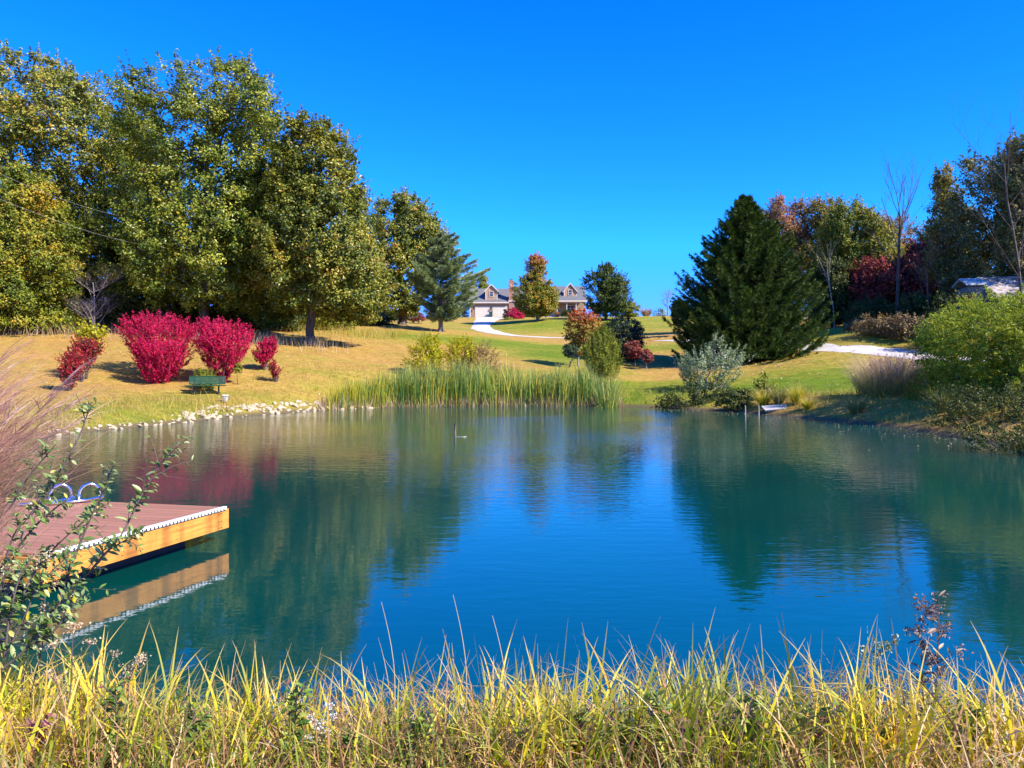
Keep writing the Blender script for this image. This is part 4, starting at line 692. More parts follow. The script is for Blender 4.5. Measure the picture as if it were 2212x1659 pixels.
tree('dark_brush', 'dark leafy brush on the bank left of the wooden stakes', 'shrub', 1595, 40.5, [(842, 1560, 1625), (855, 1550, 1640), (885, 1545, 1640)], UNDER, nclu=110, nleaf=24, ls=.12, csize=.3, seed=104, stems=5, tr=.02, parts=('stems', 'foliage'), depth=.4)
# ------------------------------------------------------------------ right woods
gw = 'trees of the right wood'
OLIVEM = leaf_mat('olive_autumn_leaf', [(0.0, (0.08, 0.09, 0.015)), (0.45, (0.24, 0.24, 0.03)), (0.8, (0.42, 0.32, 0.06)), (1.0, (0.5, 0.2, 0.12))], 0.4, 0.4)
rt = [('autumn_tree', 'rust and pink autumn tree just right of the spruce top', 1712, 92, [(428, 1680, 1705), (440, 1665, 1735), (470, 1655, 1752), (520, 1660, 1760), (580, 1680, 1765), (640, 1690, 1770)], RUST, 320, 111),
      ('autumn_tree', 'olive and pink autumn tree with a ragged top between rust and golden trees', 1785, 90, [(436, 1762, 1800), (450, 1742, 1825), (500, 1730, 1845), (560, 1730, 1850), (640, 1735, 1850)], OLIVEM, 420, 112),
      ('autumn_tree', 'golden green tree with a stepped right side in the right wood', 1852, 84, [(440, 1822, 1848), (455, 1805, 1866), (480, 1790, 1890), (510, 1780, 1912), (545, 1775, 1922), (590, 1775, 1915), (640, 1790, 1890)], YELLOWTREE, 520, 113),
      ('autumn_tree', 'thin orange tree in the dip of the treeline behind the dead tree', 1945, 105, [(472, 1905, 1950), (490, 1895, 1985), (530, 1895, 2005), (580, 1900, 2010), (640, 1900, 2010)], RUST, 200, 114),
      ('dark_red_tree', 'low dark red tree in front of the golden green tree', 1895, 78, [(566, 1880, 1930), (585, 1845, 1960), (610, 1830, 1968), (640, 1828, 1960), (670, 1850, 1950)], DOGW, 320, 115),
      ('slim_tree', 'slim open tree with reddish tip rising right of the dead tree', 2040, 70, [(362, 2034, 2048), (385, 2022, 2056), (430, 2012, 2066), (480, 2014, 2072), (520, 2005, 2078), (600, 2000, 2080)], OLIVEM, 95, 116),
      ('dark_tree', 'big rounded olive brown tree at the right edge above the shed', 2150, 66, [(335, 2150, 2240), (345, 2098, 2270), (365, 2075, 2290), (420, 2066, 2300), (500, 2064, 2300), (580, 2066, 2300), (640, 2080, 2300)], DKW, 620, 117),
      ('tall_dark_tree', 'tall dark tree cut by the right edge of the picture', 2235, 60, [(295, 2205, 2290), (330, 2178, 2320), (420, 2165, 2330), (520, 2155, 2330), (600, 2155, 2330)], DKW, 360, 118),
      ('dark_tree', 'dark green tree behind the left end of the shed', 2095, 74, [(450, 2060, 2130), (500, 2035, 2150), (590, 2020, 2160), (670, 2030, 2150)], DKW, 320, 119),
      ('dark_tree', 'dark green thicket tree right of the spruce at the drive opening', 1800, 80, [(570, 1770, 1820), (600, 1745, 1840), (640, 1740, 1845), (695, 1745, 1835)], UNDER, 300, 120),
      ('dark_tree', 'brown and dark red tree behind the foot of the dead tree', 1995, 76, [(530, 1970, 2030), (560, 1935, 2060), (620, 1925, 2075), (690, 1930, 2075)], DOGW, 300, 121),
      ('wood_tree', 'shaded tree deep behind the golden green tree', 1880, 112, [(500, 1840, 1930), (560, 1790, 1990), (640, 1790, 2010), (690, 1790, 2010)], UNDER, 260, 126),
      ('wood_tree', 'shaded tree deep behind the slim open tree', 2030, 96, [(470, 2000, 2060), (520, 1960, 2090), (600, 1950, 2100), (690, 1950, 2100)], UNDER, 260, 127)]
for nm, lb, x, D, ol, mt, nc, sd in rt:
    tree(nm, lb, 'tree', x, D, ol, mt, nclu=nc, nleaf=40, ls=.27, csize=.9, seed=sd, tr=.22, lobes=.2, gap=-.45, sprig=.45, nlimb=26, group=gw, barkm=BARKP if mt is RUST else BARK)
bare_tree('dead_tree', 'leafless dead tree with upswept branches standing in front of the right wood', 'dead tree', 1942, 66, 378, 1.25, BARK, seed=122, tr=.17, ang=.5, extra=2, fork=.36, lean=.03, lev=3)
bare_tree('dead_tree', 'leafless tree with long grey branches at the right edge above the shed', 'dead tree', 2212, 54, 200, 1.5, BARK, seed=123, tr=.11, ang=.65, extra=3, fork=.3, lean=-.03)
bare_tree('dead_tree', 'small white stemmed leafless tree beside the golden green tree', 'dead tree', 1802, 74, 530, 1.0, plain('birch', (.5, .45, .4), .8, .2), seed=124, tr=.035, ang=.6, fork=.45, lev=3)
bare_tree('dead_tree', 'thin dark leafless sapling between the dead tree and the slim dark tree', 'dead tree', 2008, 64, 520, 1.2, TWIGD, seed=125, tr=.07, ang=.6, extra=2, fork=.2)
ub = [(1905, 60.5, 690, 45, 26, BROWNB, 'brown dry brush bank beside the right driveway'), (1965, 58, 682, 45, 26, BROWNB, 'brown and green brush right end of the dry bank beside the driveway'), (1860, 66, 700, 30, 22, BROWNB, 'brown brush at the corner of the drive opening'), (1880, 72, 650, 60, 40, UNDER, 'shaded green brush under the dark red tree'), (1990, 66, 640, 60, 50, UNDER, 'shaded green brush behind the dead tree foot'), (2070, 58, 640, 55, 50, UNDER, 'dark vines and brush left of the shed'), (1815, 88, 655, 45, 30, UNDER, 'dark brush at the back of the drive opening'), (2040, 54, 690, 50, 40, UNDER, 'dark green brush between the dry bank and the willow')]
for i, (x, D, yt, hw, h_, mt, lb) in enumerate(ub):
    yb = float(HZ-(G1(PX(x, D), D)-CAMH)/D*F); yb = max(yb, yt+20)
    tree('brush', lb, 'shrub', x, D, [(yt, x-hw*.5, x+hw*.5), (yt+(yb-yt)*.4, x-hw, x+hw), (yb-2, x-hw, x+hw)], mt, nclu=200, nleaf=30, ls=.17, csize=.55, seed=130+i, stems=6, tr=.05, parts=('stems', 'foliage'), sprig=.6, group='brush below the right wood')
# shed
SHX, SHY = PX(2142, 58), 58.0; g1 = G1(SHX, SHY); ztop = CAMH+(HZ-589)/F*58
shed = empty('shed', (SHX, SHY, ztop-3.6), 'old shed with weathered grey shingle roof half hidden by the willow', 'shed', rz=math.radians(-14))
WSH = plain('weathered_shingle', (.40, .37, .36), .9, .45, 1.4, sc3=(1, 3, 1)); WSD = siding('weathered_green_boards', (.13, .17, .15), 1.2)
mb = MB(); mb.prism([(0, -1.6), (0, 1.9), (3.2, 3.5), (6.4, 1.9), (6.4, -1.6)], .15, 5.6); child(mb, 'wall', WSD, shed)
mb = MB(); mb.prism([(-.5, 1.72), (3.2, 3.6), (6.9, 1.72), (6.9, 1.6), (3.2, 3.48), (-.5, 1.6)], 0, 5.8, chev=True)
r = np.random.default_rng(140)
for i in range(11):
    u0 = i/11; y0 = -.5+3.7*u0; z0 = 1.72+1.88*u0; x = 0.0
    while x < 5.8:
        w_ = min(r.uniform(.25, .7), 5.8-x); l = .36; t = r.uniform(0, 1)
        mb.add([(x+.005, y0-.02, z0+.03), (x+w_-.005, y0-.02, z0+.03+r.uniform(0, .03)), (x+w_-.005, y0+l, z0+l*.508+.018), (x+.005, y0+l, z0+l*.508+.018), (x+.005, y0-.02, z0+.004), (x+w_-.005, y0-.02, z0+.004)], [(0, 1, 2, 3), (4, 5, 1, 0)], tint=t); x += w_
m, nt, b = newmat('loose_shingle'); c = ramp(nt, attr(nt, 'tint'), [(0, (.20, .155, .12)), (.5, (.36, .30, .24)), (1, (.55, .48, .40))]); nt.links.new(c, b.inputs['Base Color']); b.inputs['Roughness'].default_value = .9
child(mb, 'roof', m, shed)
mb = MB(); mb.box(-1.25, .14, 1.2, 4.2, -1.6, 2.7); child(mb, 'side_wall', WSD, shed); mb = MB(); mb.prism([(.9, 2.9), (2.6, 3.5), (4.5, 3.0), (4.5, 2.9), (2.6, 3.38), (.9, 2.78)], -1.45, -.02, chev=True); child(mb, 'side_roof', plain('pale_tin', (.45, .5, .46), .6, .35, 3), shed)
# willow and right bank plants
tree('willow_tree', 'bushy light green willow overhanging the right shore', 'tree', 2200, 31, [(636, 2165, 2260), (652, 2110, 2330), (676, 2066, 2380), (710, 2040, 2400), (750, 2030, 2400), (800, 2045, 2400), (850, 2050, 2400), (900, 2055, 2400), (940, 2085, 2400), (960, 2120, 2400)], WILLOW, nclu=2700, nleaf=46, ls=.16, asp=.26, csize=.42, seed=150, tr=.16, stems=6, parts=('stems', 'crown'), sprig=.8, lobes=.16, gap=-.75, up=-.1, nlimb=50, barkm=TWIGD, squash=.8)
r = np.random.default_rng(151)
tree('dark_brush', 'shaded tangled brush under the willow at the right waterline', 'shrub', 2160, 26.5, [(838, 2080, 2300), (860, 2045, 2330), (900, 2035, 2330), (935, 2060, 2330), (950, 2085, 2330)], UNDER, nclu=420, nleaf=34, ls=.1, asp=.4, csize=.3, seed=154, stems=12, tr=.03, parts=('stems', 'foliage'), sprig=.7, nlimb=40, barkm=TWIGD)
tree('dark_brush', 'dark green brush over the water at the right edge of the picture', 'shrub', 2200, 21, [(930, 2150, 2330), (950, 2120, 2330), (980, 2125, 2330), (1010, 2170, 2330)], UNDER, nclu=220, nleaf=34, ls=.09, asp=.4, csize=.26, seed=155, stems=8, tr=.03, parts=('stems', 'foliage'), sprig=.7, nlimb=30, barkm=TWIGD)
tree('dark_brush', 'green and tan brush on the bank between the pink plumes and the willow', 'shrub', 2035, 33, [(800, 2010, 2060), (820, 1985, 2090), (860, 1975, 2100), (895, 1985, 2100)], GOLD, nclu=200, nleaf=30, ls=.11, asp=.3, csize=.3, seed=156, stems=8, tr=.03, parts=('stems', 'foliage'), sprig=.8, nlimb=20, barkm=TWIGD)
tree('pink_ornamental_grass', 'pinkish plumed grass clump on the right bank', 'grass clump', 1935, 36.5, [(778, 1905, 1965), (790, 1880, 2000), (805, 1868, 2012), (822, 1862, 2012)], PINKG, nclu=200, nleaf=30, ls=.16, asp=.2, csize=.32, seed=151, stems=30, tr=.012, parts=('stems', 'plumes'), sprig=.9, up=1.2, nlimb=0, barkm=JUN)
tuft('sedge_clump', 'olive green grass clump under the pink plumes', 1925, 36.3, 175, 92, leaf_mat('pink_tipped_sedge', [(0, (.12, .16, .02)), (.5, (.28, .28, .06)), (1, (.45, .36, .14))], .2, 1, .3, tip=((.85, .52, .36), 2.2, 1.0)), 2200, 152, lean=.55, w=.012, spread=.75)
bare_tree('bare_shrub', 'bare pale twigs rising through the pink plumed grass', 'shrub', 1995, 34.5, 735, 1.2, TWIG, seed=153, tr=.025, ang=.5, fork=.15, lev=3)
for i, (x, D, w_, h_, mt, lb) in enumerate([(1683, 39, 45, 45, BANKR, 'green grass clump directly above the plank platform'), (1650, 39.5, 40, 42, SEDGE, 'yellow green grass clump left of the plank platform'), (1722, 38, 40, 50, SEDGE, 'bright yellow grass clump right of the plank platform'), (1745, 36.5, 30, 30, SEDGE, 'small yellow orange grass clump at the waterline right of the platform'), (1850, 33.5, 60, 45, BANKR, 'green arching grass clump on the right bank below the pink plumes'), (2040, 29.5, 70, 60, BANKR, 'shaded grass clump beside the stones of the right shore')]):
    tuft('grass_clump', lb, x, D, w_, h_, mt, 420, 160+i, lean=.75, w=.018, spread=.3, group='grass clumps on the right bank')
# bank and meadow grass (uncountable)
def grass(name, n, box, dens, hrange, mat, label, seed, wr=(.006, .014), lean=.5, nseg=3, hf=None, kind='stuff'):
    r = np.random.default_rng(seed); x = r.uniform(box[0], box[1], n); y = r.uniform(box[2], box[3], n); d = shore_d(x, y); k = r.uniform(size=n) < dens(x, y, d); x, y, d = x[k], y[k], d[k]
    h = r.uniform(*hrange, len(x))*(hf(x, y, d) if hf is not None else 1); z = G(x, y)-.02; m_ = len(x)
    pat = np.clip(.5+.22*snoise(np.column_stack([x, y, 0*x]), .8)+r.normal(0, .2, m_), 0, 1)
    mb = MB(); blades(mb, r, np.column_stack([x, y, z]), h, r.uniform(*wr, m_), r.uniform(0, lean, m_), r.uniform(0, lean*1.6, m_), r.uniform(0, 6.28, m_), nseg, tint=pat, kink=.12)
    return tag(mb.build(name, mat), label, 'grass', kind=kind)
def pt(x, y, s=.5, o=0): return np.clip(.55+.5*snoise(np.column_stack([x, y, 0*x]), s, o), .05, 1)
grass('left_bank_grass', 52000, (-34, -5, 20, 52), lambda x, y, d: (d > .25)*np.clip(1.2-d/13, .12, 1)*pt(x, y)*((x > -.70*y-1)), (.12, .36), BANKG, 'rough tan and green grass on the left bank', 170, (.010, .022), .8, hf=lambda x, y, d: np.clip(1.25-d/12, .35, 1))
grass('tall_shore_grass', 9000, (-24, -9, 22, 40), lambda x, y, d: (d > .1)*(d < 2.2)*pt(x, y, 1.2, 2)**1.5*(x < -.33*y), (.35, .75), BANKG, 'taller tufted grass along the left waterline', 171, (.012, .026), .45)
grass('right_bank_grass', 30000, (5, 24, 22, 50), lambda x, y, d: (d > .1)*(d < 5.5)*np.clip(1.25-d/5.5, .1, 1)*pt(x, y, .9, 1), (.2, .55), BANKR, 'green and tan grass on the right bank', 172, (.010, .024), .7)
grass('wood_edge_weeds', 9000, (-42, -12, 52, 66), lambda x, y, d: pt(x, y, .7, 3)*np.clip(1-np.abs(y-(57+.08*(x+42)))/4.5, 0, 1), (.5, 1.3), STRAW, 'dry tan weeds along the foot of the left wood', 173, (.012, .03), .3)
grass('lawn_weeds', 9000, (-22, -8, 66, 82), lambda x, y, d: pt(x, y, .7, 3)*np.clip(1-np.abs(y-(74+.2*(x+15)))/4, 0, 1), (.5, 1.1), BANKG, 'olive weeds where the lawn meets the wood right of the oak trunk', 174, (.015, .03), .3)
grass('mown_lawn_grass', 60000, (-30, 34, 44, 80), lambda x, y, d: (d > 2)*np.clip(1.5-y/60, .15, 1), (.04, .10), BANKG, 'short mown autumn lawn grass', 175, (.012, .03), 1.0, 2)
# fallen leaves on lawn and water
FALL = leaf_mat('fallen_leaf', [(0, (.35, .2, .06)), (.5, (.6, .45, .18)), (1, (.75, .68, .5))], .1, 3, .1)
r = np.random.default_rng(180); n = 1500; x = np.concatenate([r.uniform(-26, 0, n//2), r.uniform(12, 28, n//2)]); y = r.uniform(38, 72, n//2*2); d = shore_d(x, y); k = d > 1.5; x, y = x[k], y[k]
mb = MB(); leaves(mb, r, np.column_stack([x, y, G(x, y)+.06]), np.array([0, 0, 1.])+rdir(r, len(x))*.4, .12, .8); tag(mb.build('fallen_leaves', FALL), 'fallen leaves strewn over the lawn', 'leaves', kind='stuff')
x = r.uniform(8, 16.5, 5200); y = r.uniform(19, 44, 5200); d = -shore_d(x, y); k = (d > .08) & (r.uniform(size=5200) < np.exp(-d/.75)*1.0+.006); x, y = x[k], y[k]
mb = MB(); leaves(mb, r, np.column_stack([x, y, np.full(len(x), .012)]), np.array([0, 0, 1.])+rdir(r, len(x))*.03, .06, .8, fold=.02); tag(mb.build('floating_leaves', FALL), 'pale fallen leaves floating along the right shore', 'leaves', kind='stuff')
# posts, stakes, plank platform
WOOD = plain('weathered_wood', (.42, .33, .28), .85, .4, 6, sc3=(1, 1, .2)); GREYW = plain('grey_plank', (.62, .56, .50), .8, .25, 3, sc3=(.3, 4, 1))
D = CAMH*F/(943-HZ); g = empty('mooring_post', (PX(983, D), D, 0), 'thin wooden post standing alone in the middle of the pond', 'post'); mb = MB(); mb.tube([(0, 0, -1), (0, 0, .2), (.004, 0, .44)], [.036, .035, .034], 10); child(mb, 'post', plain('brown_post', (.22, .13, .10), .85, .4, 6), g, True); mb = MB(); mb.tube([(0, 0, .02), (0, 0, .06)], [.041, .040], 10); child(mb, 'water_stain', TWIGD, g)
mb = MB(); mb.tube([(-.08, 0, .0), (0, 0, .008), (.05, .01, .008), (.08, 0, .0)], [.004, .012, .012, .005], 7); mb.tube([(-.28, .0, .002), (-.07, 0, .004)], .004, 4); o = mb.build('floating_stick', plain('pale_wood', (.6, .55, .45), .8, .2)); o.location = (PX(1003, D*.995), D*.995, 0); tag(o, 'small pale stick floating beside the post in the pond', 'stick')
for x, y, lb in ((1610, 893, 'thin wooden stake in the water, left of the two by the platform'), (1639, 894, 'thin wooden stake in the water nearest the plank platform')):
    D = 37.6; o = MB(); o.tube([(0, 0, -.5), (.005, 0, .15), (.0, 0, .47)], [.032, .03, .026], 8); o = o.build('wooden_stake', WOOD); o.location = (PX(x, D), D, 0); tag(o, lb, 'stake', 'stakes by the plank platform')
D = 38.3; g = empty('plank_platform', (PX(1681, D), D, .05), 'pale plank platform tilted over the water on the right shore', 'dock'); g.rotation_euler = (math.radians(11), math.radians(-5), math.radians(-6))
for i in range(5): mb = MB(); mb.box(-.72, .62, -.42+i*.17, -.42+i*.17+.155, .30, .335); child(mb, 'plank', GREYW, g)
for s in (-.5, .45): mb = MB(); mb.tube([(s, -.25, -.5), (s, -.25, .298)], .04, 8); child(mb, 'leg', WOOD, g)
for s in (-.36, .36): mb = MB(); mb.box(-.7, .6, s-.03, s+.03, .22, .298); child(mb, 'beam', WOOD, g)
# power lines
def wire(pts, rad, name, lb): mb = MB(); mb.tube(pts, rad, 4); tag(mb.build(name, DARKW), lb, 'cable', 'power lines over the left wood')
DARKW = plain('cable_sheath', (.35, .35, .33), .5, .1)
a = P(-60, 348, 34); b_ = P(280, 470, 60); wire([a+(b_-a)*t-np.array([0, 0, 1.0])*4*t*(1-t)*.35 for t in np.linspace(0, 1, 14)], .007, 'power_line', 'upper thin cable crossing in front of the left trees')
a = P(-60, 405, 34); b_ = P(320, 530, 60); wire([a+(b_-a)*t-np.array([0, 0, 1.0])*4*t*(1-t)*.35 for t in np.linspace(0, 1, 14)], .007, 'power_line', 'lower thin cable crossing in front of the left trees')
# ------------------------------------------------------------------ floating dock and ladder
dk = np.array([-3.84, 10.2]); u = np.array([.297, .955]); v = np.array([-.976, .217])/1.0; v /= np.linalg.norm(v); LN, WD, ZT = 2.72, 4.6, .46
dock = empty('dock', (dk[0], dk[1], 0), 'brown composite dock with orange timber side at the left of the pond', 'dock')
def dp(a, b_, z): q = -u*a+v*b_; return (q[0], q[1], z)       # a: towards the camera, b: towards the left bank
def dbox(mb, a0, a1, b0, b1, z0, z1, tint=.5):
    vv = [dp(a, b_, z) for z in (z0, z1) for b_ in (b0, b1) for a in (a0, a1)]; mb.add(vv, [(0, 1, 3, 2), (4, 6, 7, 5), (0, 4, 5, 1), (2, 3, 7, 6), (0, 2, 6, 4), (1, 5, 7, 3)], tint=tint)
m, nt, b = newmat('composite_decking'); tc = nt.nodes.new('ShaderNodeTexCoord'); n1 = noise(nt, 1.0, 4, .6, vec=tc.outputs['Object'], sc3=(2, 14, 1)); c = mixc(nt, .5, ramp(nt, n1, [(.3, (.30, .125, .06)), (.7, (.42, .19, .10))]), ramp(nt, attr(nt, 'tint'), [(0, (.30, .13, .07)), (1, (.42, .19, .105))]))
nt.links.new(c, b.inputs['Base Color']); b.inputs['Roughness'].default_value = .6; bump(nt, b, n1, .3, .005); DECK = m
nb = 19; bw_ = LN/nb
mb = MB(); r = np.random.default_rng(190)
for i in range(nb): dbox(mb, i*bw_+.004, (i+1)*bw_-.004, -.002, WD, ZT-.028, ZT, r.uniform(0, 1))
child(mb, 'deck_board', DECK, dock)
m, nt, b = newmat('orange_timber'); tc = nt.nodes.new('ShaderNodeTexCoord'); mp = nt.nodes.new('ShaderNodeMapping'); mp.inputs['Rotation'].default_value = (0, 0, -math.atan2(u[1], u[0])); nt.links.new(tc.outputs['Object'], mp.inputs[0])
n1 = noise(nt, 1.0, 5, .65, vec=mp.outputs[0], sc3=(1.5, 1.5, 26)); n2 = noise(nt, 1.0, 3, .5, vec=mp.outputs[0], sc3=(5, 5, .4)); n3 = noise(nt, 4, 3, .6)
c = ramp(nt, n1, [(.3, (.42, .15, .02)), (.7, (.80, .37, .06))]); c = mixc(nt, .75, c, ramp(nt, n2, [(.38, (.45, .42, .4)), (.52, (1, 1, 1))]), 'MULTIPLY'); c = mixc(nt, .3, c, ramp(nt, n3, [(.3, (.7, .6, .5)), (.7, (1.1, 1.1, 1.1))]), 'MULTIPLY')
nt.links.new(c, b.inputs['Base Color']); b.inputs['Roughness'].default_value = .65; bump(nt, b, n1, .3, .004); TIMB = m
mb = MB(); dbox(mb, -.02, LN+.02, -.045, 0, ZT-.285, ZT-.03); sf = child(mb, 'side_board', TIMB, dock)
mb = MB()
for a in (.08, .13):
    for z in (.20, .28, .38): dbox(mb, a, a+.012, -.05, -.046, z, z+.012)
for a in (.9, 1.75, 2.3):
    for z in (.22, .34, .40): dbox(mb, a, a+.01, -.05, -.046, z, z+.01)
child(mb, 'nail_heads', DARK, sf)
mb = MB(); dbox(mb, -.065, -.02, -.045, WD, ZT-.285, ZT-.03); child(mb, 'side_board', TIMB, dock); mb = MB(); dbox(mb, LN+.021, LN+.065, -.045, WD, ZT-.285, ZT-.03); child(mb, 'side_board', TIMB, dock)
# scalloped white edging over a dark strip
mb = MB(); dbox(mb, -.02, LN+.02, -.050, -.004, ZT-.010, ZT+.005)
for i in range(44):
    a = i*LN/44; dbox(mb, a, a+LN/44*.55, -.058, -.051, ZT-.034, ZT+.002)
child(mb, 'edge_trim', WHITE, dock)
mb = MB(); dbox(mb, 0, LN, -.052, -.046, ZT-.046, ZT-.011); child(mb, 'rub_strip', DARK, dock)
mb = MB(); dbox(mb, .35, LN-.15, .28, 2.2, -.25, ZT-.305); child(mb, 'float_drum', plain('black_plastic', (.012, .012, .014), .45, .2), dock); mb = MB(); dbox(mb, .35, LN-.15, 2.5, 4.3, -.25, ZT-.305); child(mb, 'float_drum', plain('black_plastic', (.012, .012, .014), .45, .2), dock)
mb = MB()
for a in (.3, 1.3, 2.3): dbox(mb, a, a+.045, .05, WD-.05, ZT-.2, ZT-.03)
child(mb, 'joist', WOOD, dock)
STEEL, nt, b = newmat('stainless_steel'); b.inputs['Base Color'].default_value = (.75, .76, .78, 1); b.inputs['Metallic'].default_value = 1; b.inputs['Roughness'].default_value = .16
lp = P(163, 1083, 10.55); lad = empty('dock_ladder', (lp[0], lp[1], ZT), 'stainless steel swim ladder folded up on the back of the dock', 'ladder', rz=math.radians(12))
for s in (-.18, .18):
    a = np.linspace(0, PI, 14); mb = MB(); mb.tube([(s-.12, -.08, .0)]+[(s-.0-.115*math.cos(t), .0+.05*math.cos(-t)*-1, .1+.145*math.sin(t)) for t in a]+[(s+.115, .06, .02)], .021, 8); child(mb, 'rail', STEEL, lad, True)
    mb = MB(); mb.tube([(s+.17, .02, .06), (s-.05, -.10, .035), (s-.42, -.25, .03)], .019, 8); child(mb, 'side_tube', STEEL, lad, True)
for i in range(3): t = .25+i*.3; mb = MB(); mb.tube([(-.18+.17-.59*t, .02-.27*t, .035), (.18+.17-.59*t, .02-.27*t, .035)], .02, 8); child(mb, 'rung', STEEL, lad, True)
# ------------------------------------------------------------------ near bank
def near_z(x, y): return G(x, y)
r = np.random.default_rng(200)
def nearpts(n, y0=2.5, y1=4.5, dmin=-.02, xr=1.0):
    n = int(n*1.4); y = r.uniform(y0, y1, n); x = r.uniform(-1, 1, n)*(y*.72+1.45)*xr; d = shore_d(x, y); k = d > dmin; return x[k], y[k]
def nearb(name, n, h, w, mat, label, lean, curv, y0=2.6, y1=4.6, kink=.15, nseg=7, clump=None, pw=1.3, heading=None, hs=None):
    x, y = nearpts(n, y0, y1)
    if clump is not None:
        k = snoise(np.column_stack([x, y, 0*x]), clump[0], clump[1]) > clump[2]; x, y = x[k], y[k]
    m_ = len(x); hh = r.uniform(*h, m_)*(hs(x, y) if hs else 1)
    az = r.uniform(0, 6.28, m_) if heading is None else r.normal(heading, 1.0, m_)
    tint = np.clip(.45+.25*snoise(np.column_stack([x, y, 0*x]), 2.5, 5)+r.normal(0, .22, m_), 0, 1)
    mb = MB(); blades(mb, r, np.column_stack([x, y, G(x, y)-.02]), hh, r.uniform(*w, m_), r.uniform(0, lean, m_), r.uniform(0, curv, m_), az, nseg, tint=tint, kink=kink, pw=pw)
    return tag(mb.build(name, mat), label, 'grass', kind='stuff')
hsx = lambda x, y: np.interp(x, [-3, -1.8, -.8, 0, 1, 2, 3], [.84, .95, 1.0, .97, .93, .95, .97])*(.84+.22*np.clip(snoise(np.column_stack([x, y, 0*x]), 1.6, 2), -1, 1))
nearb('near_sedge', 2600, (.30, .66), (.007, .014), SEDGE, 'yellow green sedge blades along the near bank', .75, 1.9, 3.25, 4.6, .22, 10, (1.5, 1, -.9), hs=hsx)
nearb('near_sedge_clumps', 2900, (.38, .80), (.011, .021), SEDGE, 'broad yellow sedge blades in clumps on the near bank', .5, 1.7, 3.25, 4.5, .18, 10, (2.6, 4, .1), hs=hsx)
nearb('near_dry_grass', 3600, (.25, .70), (.004, .010), STRAWB, 'dry straw coloured grass mixed along the near bank', .9, 2.2, 3.1, 4.6, .5, 8, hs=hsx)
nearb('near_litter', 7500, (.08, .30), (.004, .011), STRAWB, 'low tangled straw and litter at the bottom of the picture', 1.4, 1.6, 2.6, 4.2, .5, 5)
nearb('near_short_grass', 4500, (.1, .36), (.006, .013), BANKR, 'short green grass between the dry stalks of the near bank', .8, 1.3, 2.6, 4.5, .2, 5)
FORB = leaf_mat('forb_leaf', [(0, (.05, .12, .01)), (.5, (.15, .25, .03)), (.85, (.36, .36, .06)), (1, (.42, .16, .10))], .15, 3, .3)
OLV = leaf_mat('olive_branch_leaf', [(0, (.06, .12, .02)), (.5, (.17, .25, .05)), (.92, (.36, .42, .18)), (1, (.6, .5, .03))], .02, 3, .3, .4, .5)
DRYL = leaf_mat('withered_leaf', [(0, (.10, .06, .04)), (.5, (.26, .17, .11)), (1, (.45, .36, .24))], .1, 3, .2)
def branch(mbw, mbl, pts, rad, nl, L, Wd, r, spread=.9, t0=.05):
    pts = np.array(pts, float); n = len(pts); tt = np.linspace(0, n-1, n*5); c = np.stack([np.interp(tt, np.arange(n), pts[:, k]) for k in range(3)], 1)
    for _ in range(3): c[1:-1] = (c[:-2]+2*c[1:-1]+c[2:])/4
    mbw.tube(c, np.linspace(rad, rad*.3, len(c)), 6, cap=False)
    t = np.linspace(t0, 1, nl)*(len(c)-1); p = np.stack([np.interp(t, np.arange(len(c)), c[:, k]) for k in range(3)], 1); d = np.gradient(c, axis=0); dd = nrm(np.stack([np.interp(t, np.arange(len(c)), d[:, k]) for k in range(3)], 1))
    sd = nrm(np.cross(dd, rdir(r, nl)*.5+np.array([0, .8, .3]))); sd = sd*np.where(np.arange(nl) % 2 == 0, 1, -1)[:, None]
    ld = nrm(dd*.55+sd*spread+rdir(r, nl)*.3); bigleaf(mbl, r, p, ld, np.array([0, -.3, 1.])+rdir(r, nl)*.55, L*r.uniform(.6, 1.2, nl)*np.linspace(1.05, .55, nl), Wd*r.uniform(.7, 1.2, nl)*np.linspace(1.05, .55, nl), .25)
    return c
def shrub_branches(name, label, specs, seed, leafm, D0, base, L=.068, Wd=.028, dens=1.0, group=None):
    r = np.random.default_rng(seed); root = empty(name, base, label, 'shrub', group); wb = MB(); lb_ = MB(); B = np.array(base)
    for sp in specs:
        pts = [P(x, y, D) for x, y, D in sp]; ln = sum(np.linalg.norm(pts[i+1]-pts[i]) for i in range(len(pts)-1)); c = branch(wb, lb_, pts, .007, int(ln/.027*dens), L, Wd, r)
        for j in range(int(4*dens*len(sp)/2)):
            k = r.integers(2, len(c)-4); e = c[k]+nrm(nrm(c[min(k+3, len(c)-1)]-c[k])*.7+rdir(r, 1)[0]*.8+np.array([0, 0, .25]))*r.uniform(.08, .26)*min(1, ln)
            branch(wb, lb_, [c[k], (c[k]+e)/2+np.array([0, 0, .015]), e], .003, int(r.integers(5, 11)), L*.85, Wd*.85, r)
    o = wb.build('stems', TWIGD, root, True); o.location = -Vector(base); o = lb_.build('leaves', leafm, root); o.location = -Vector(base); return root
gz = G1(-2.9, 4.2)
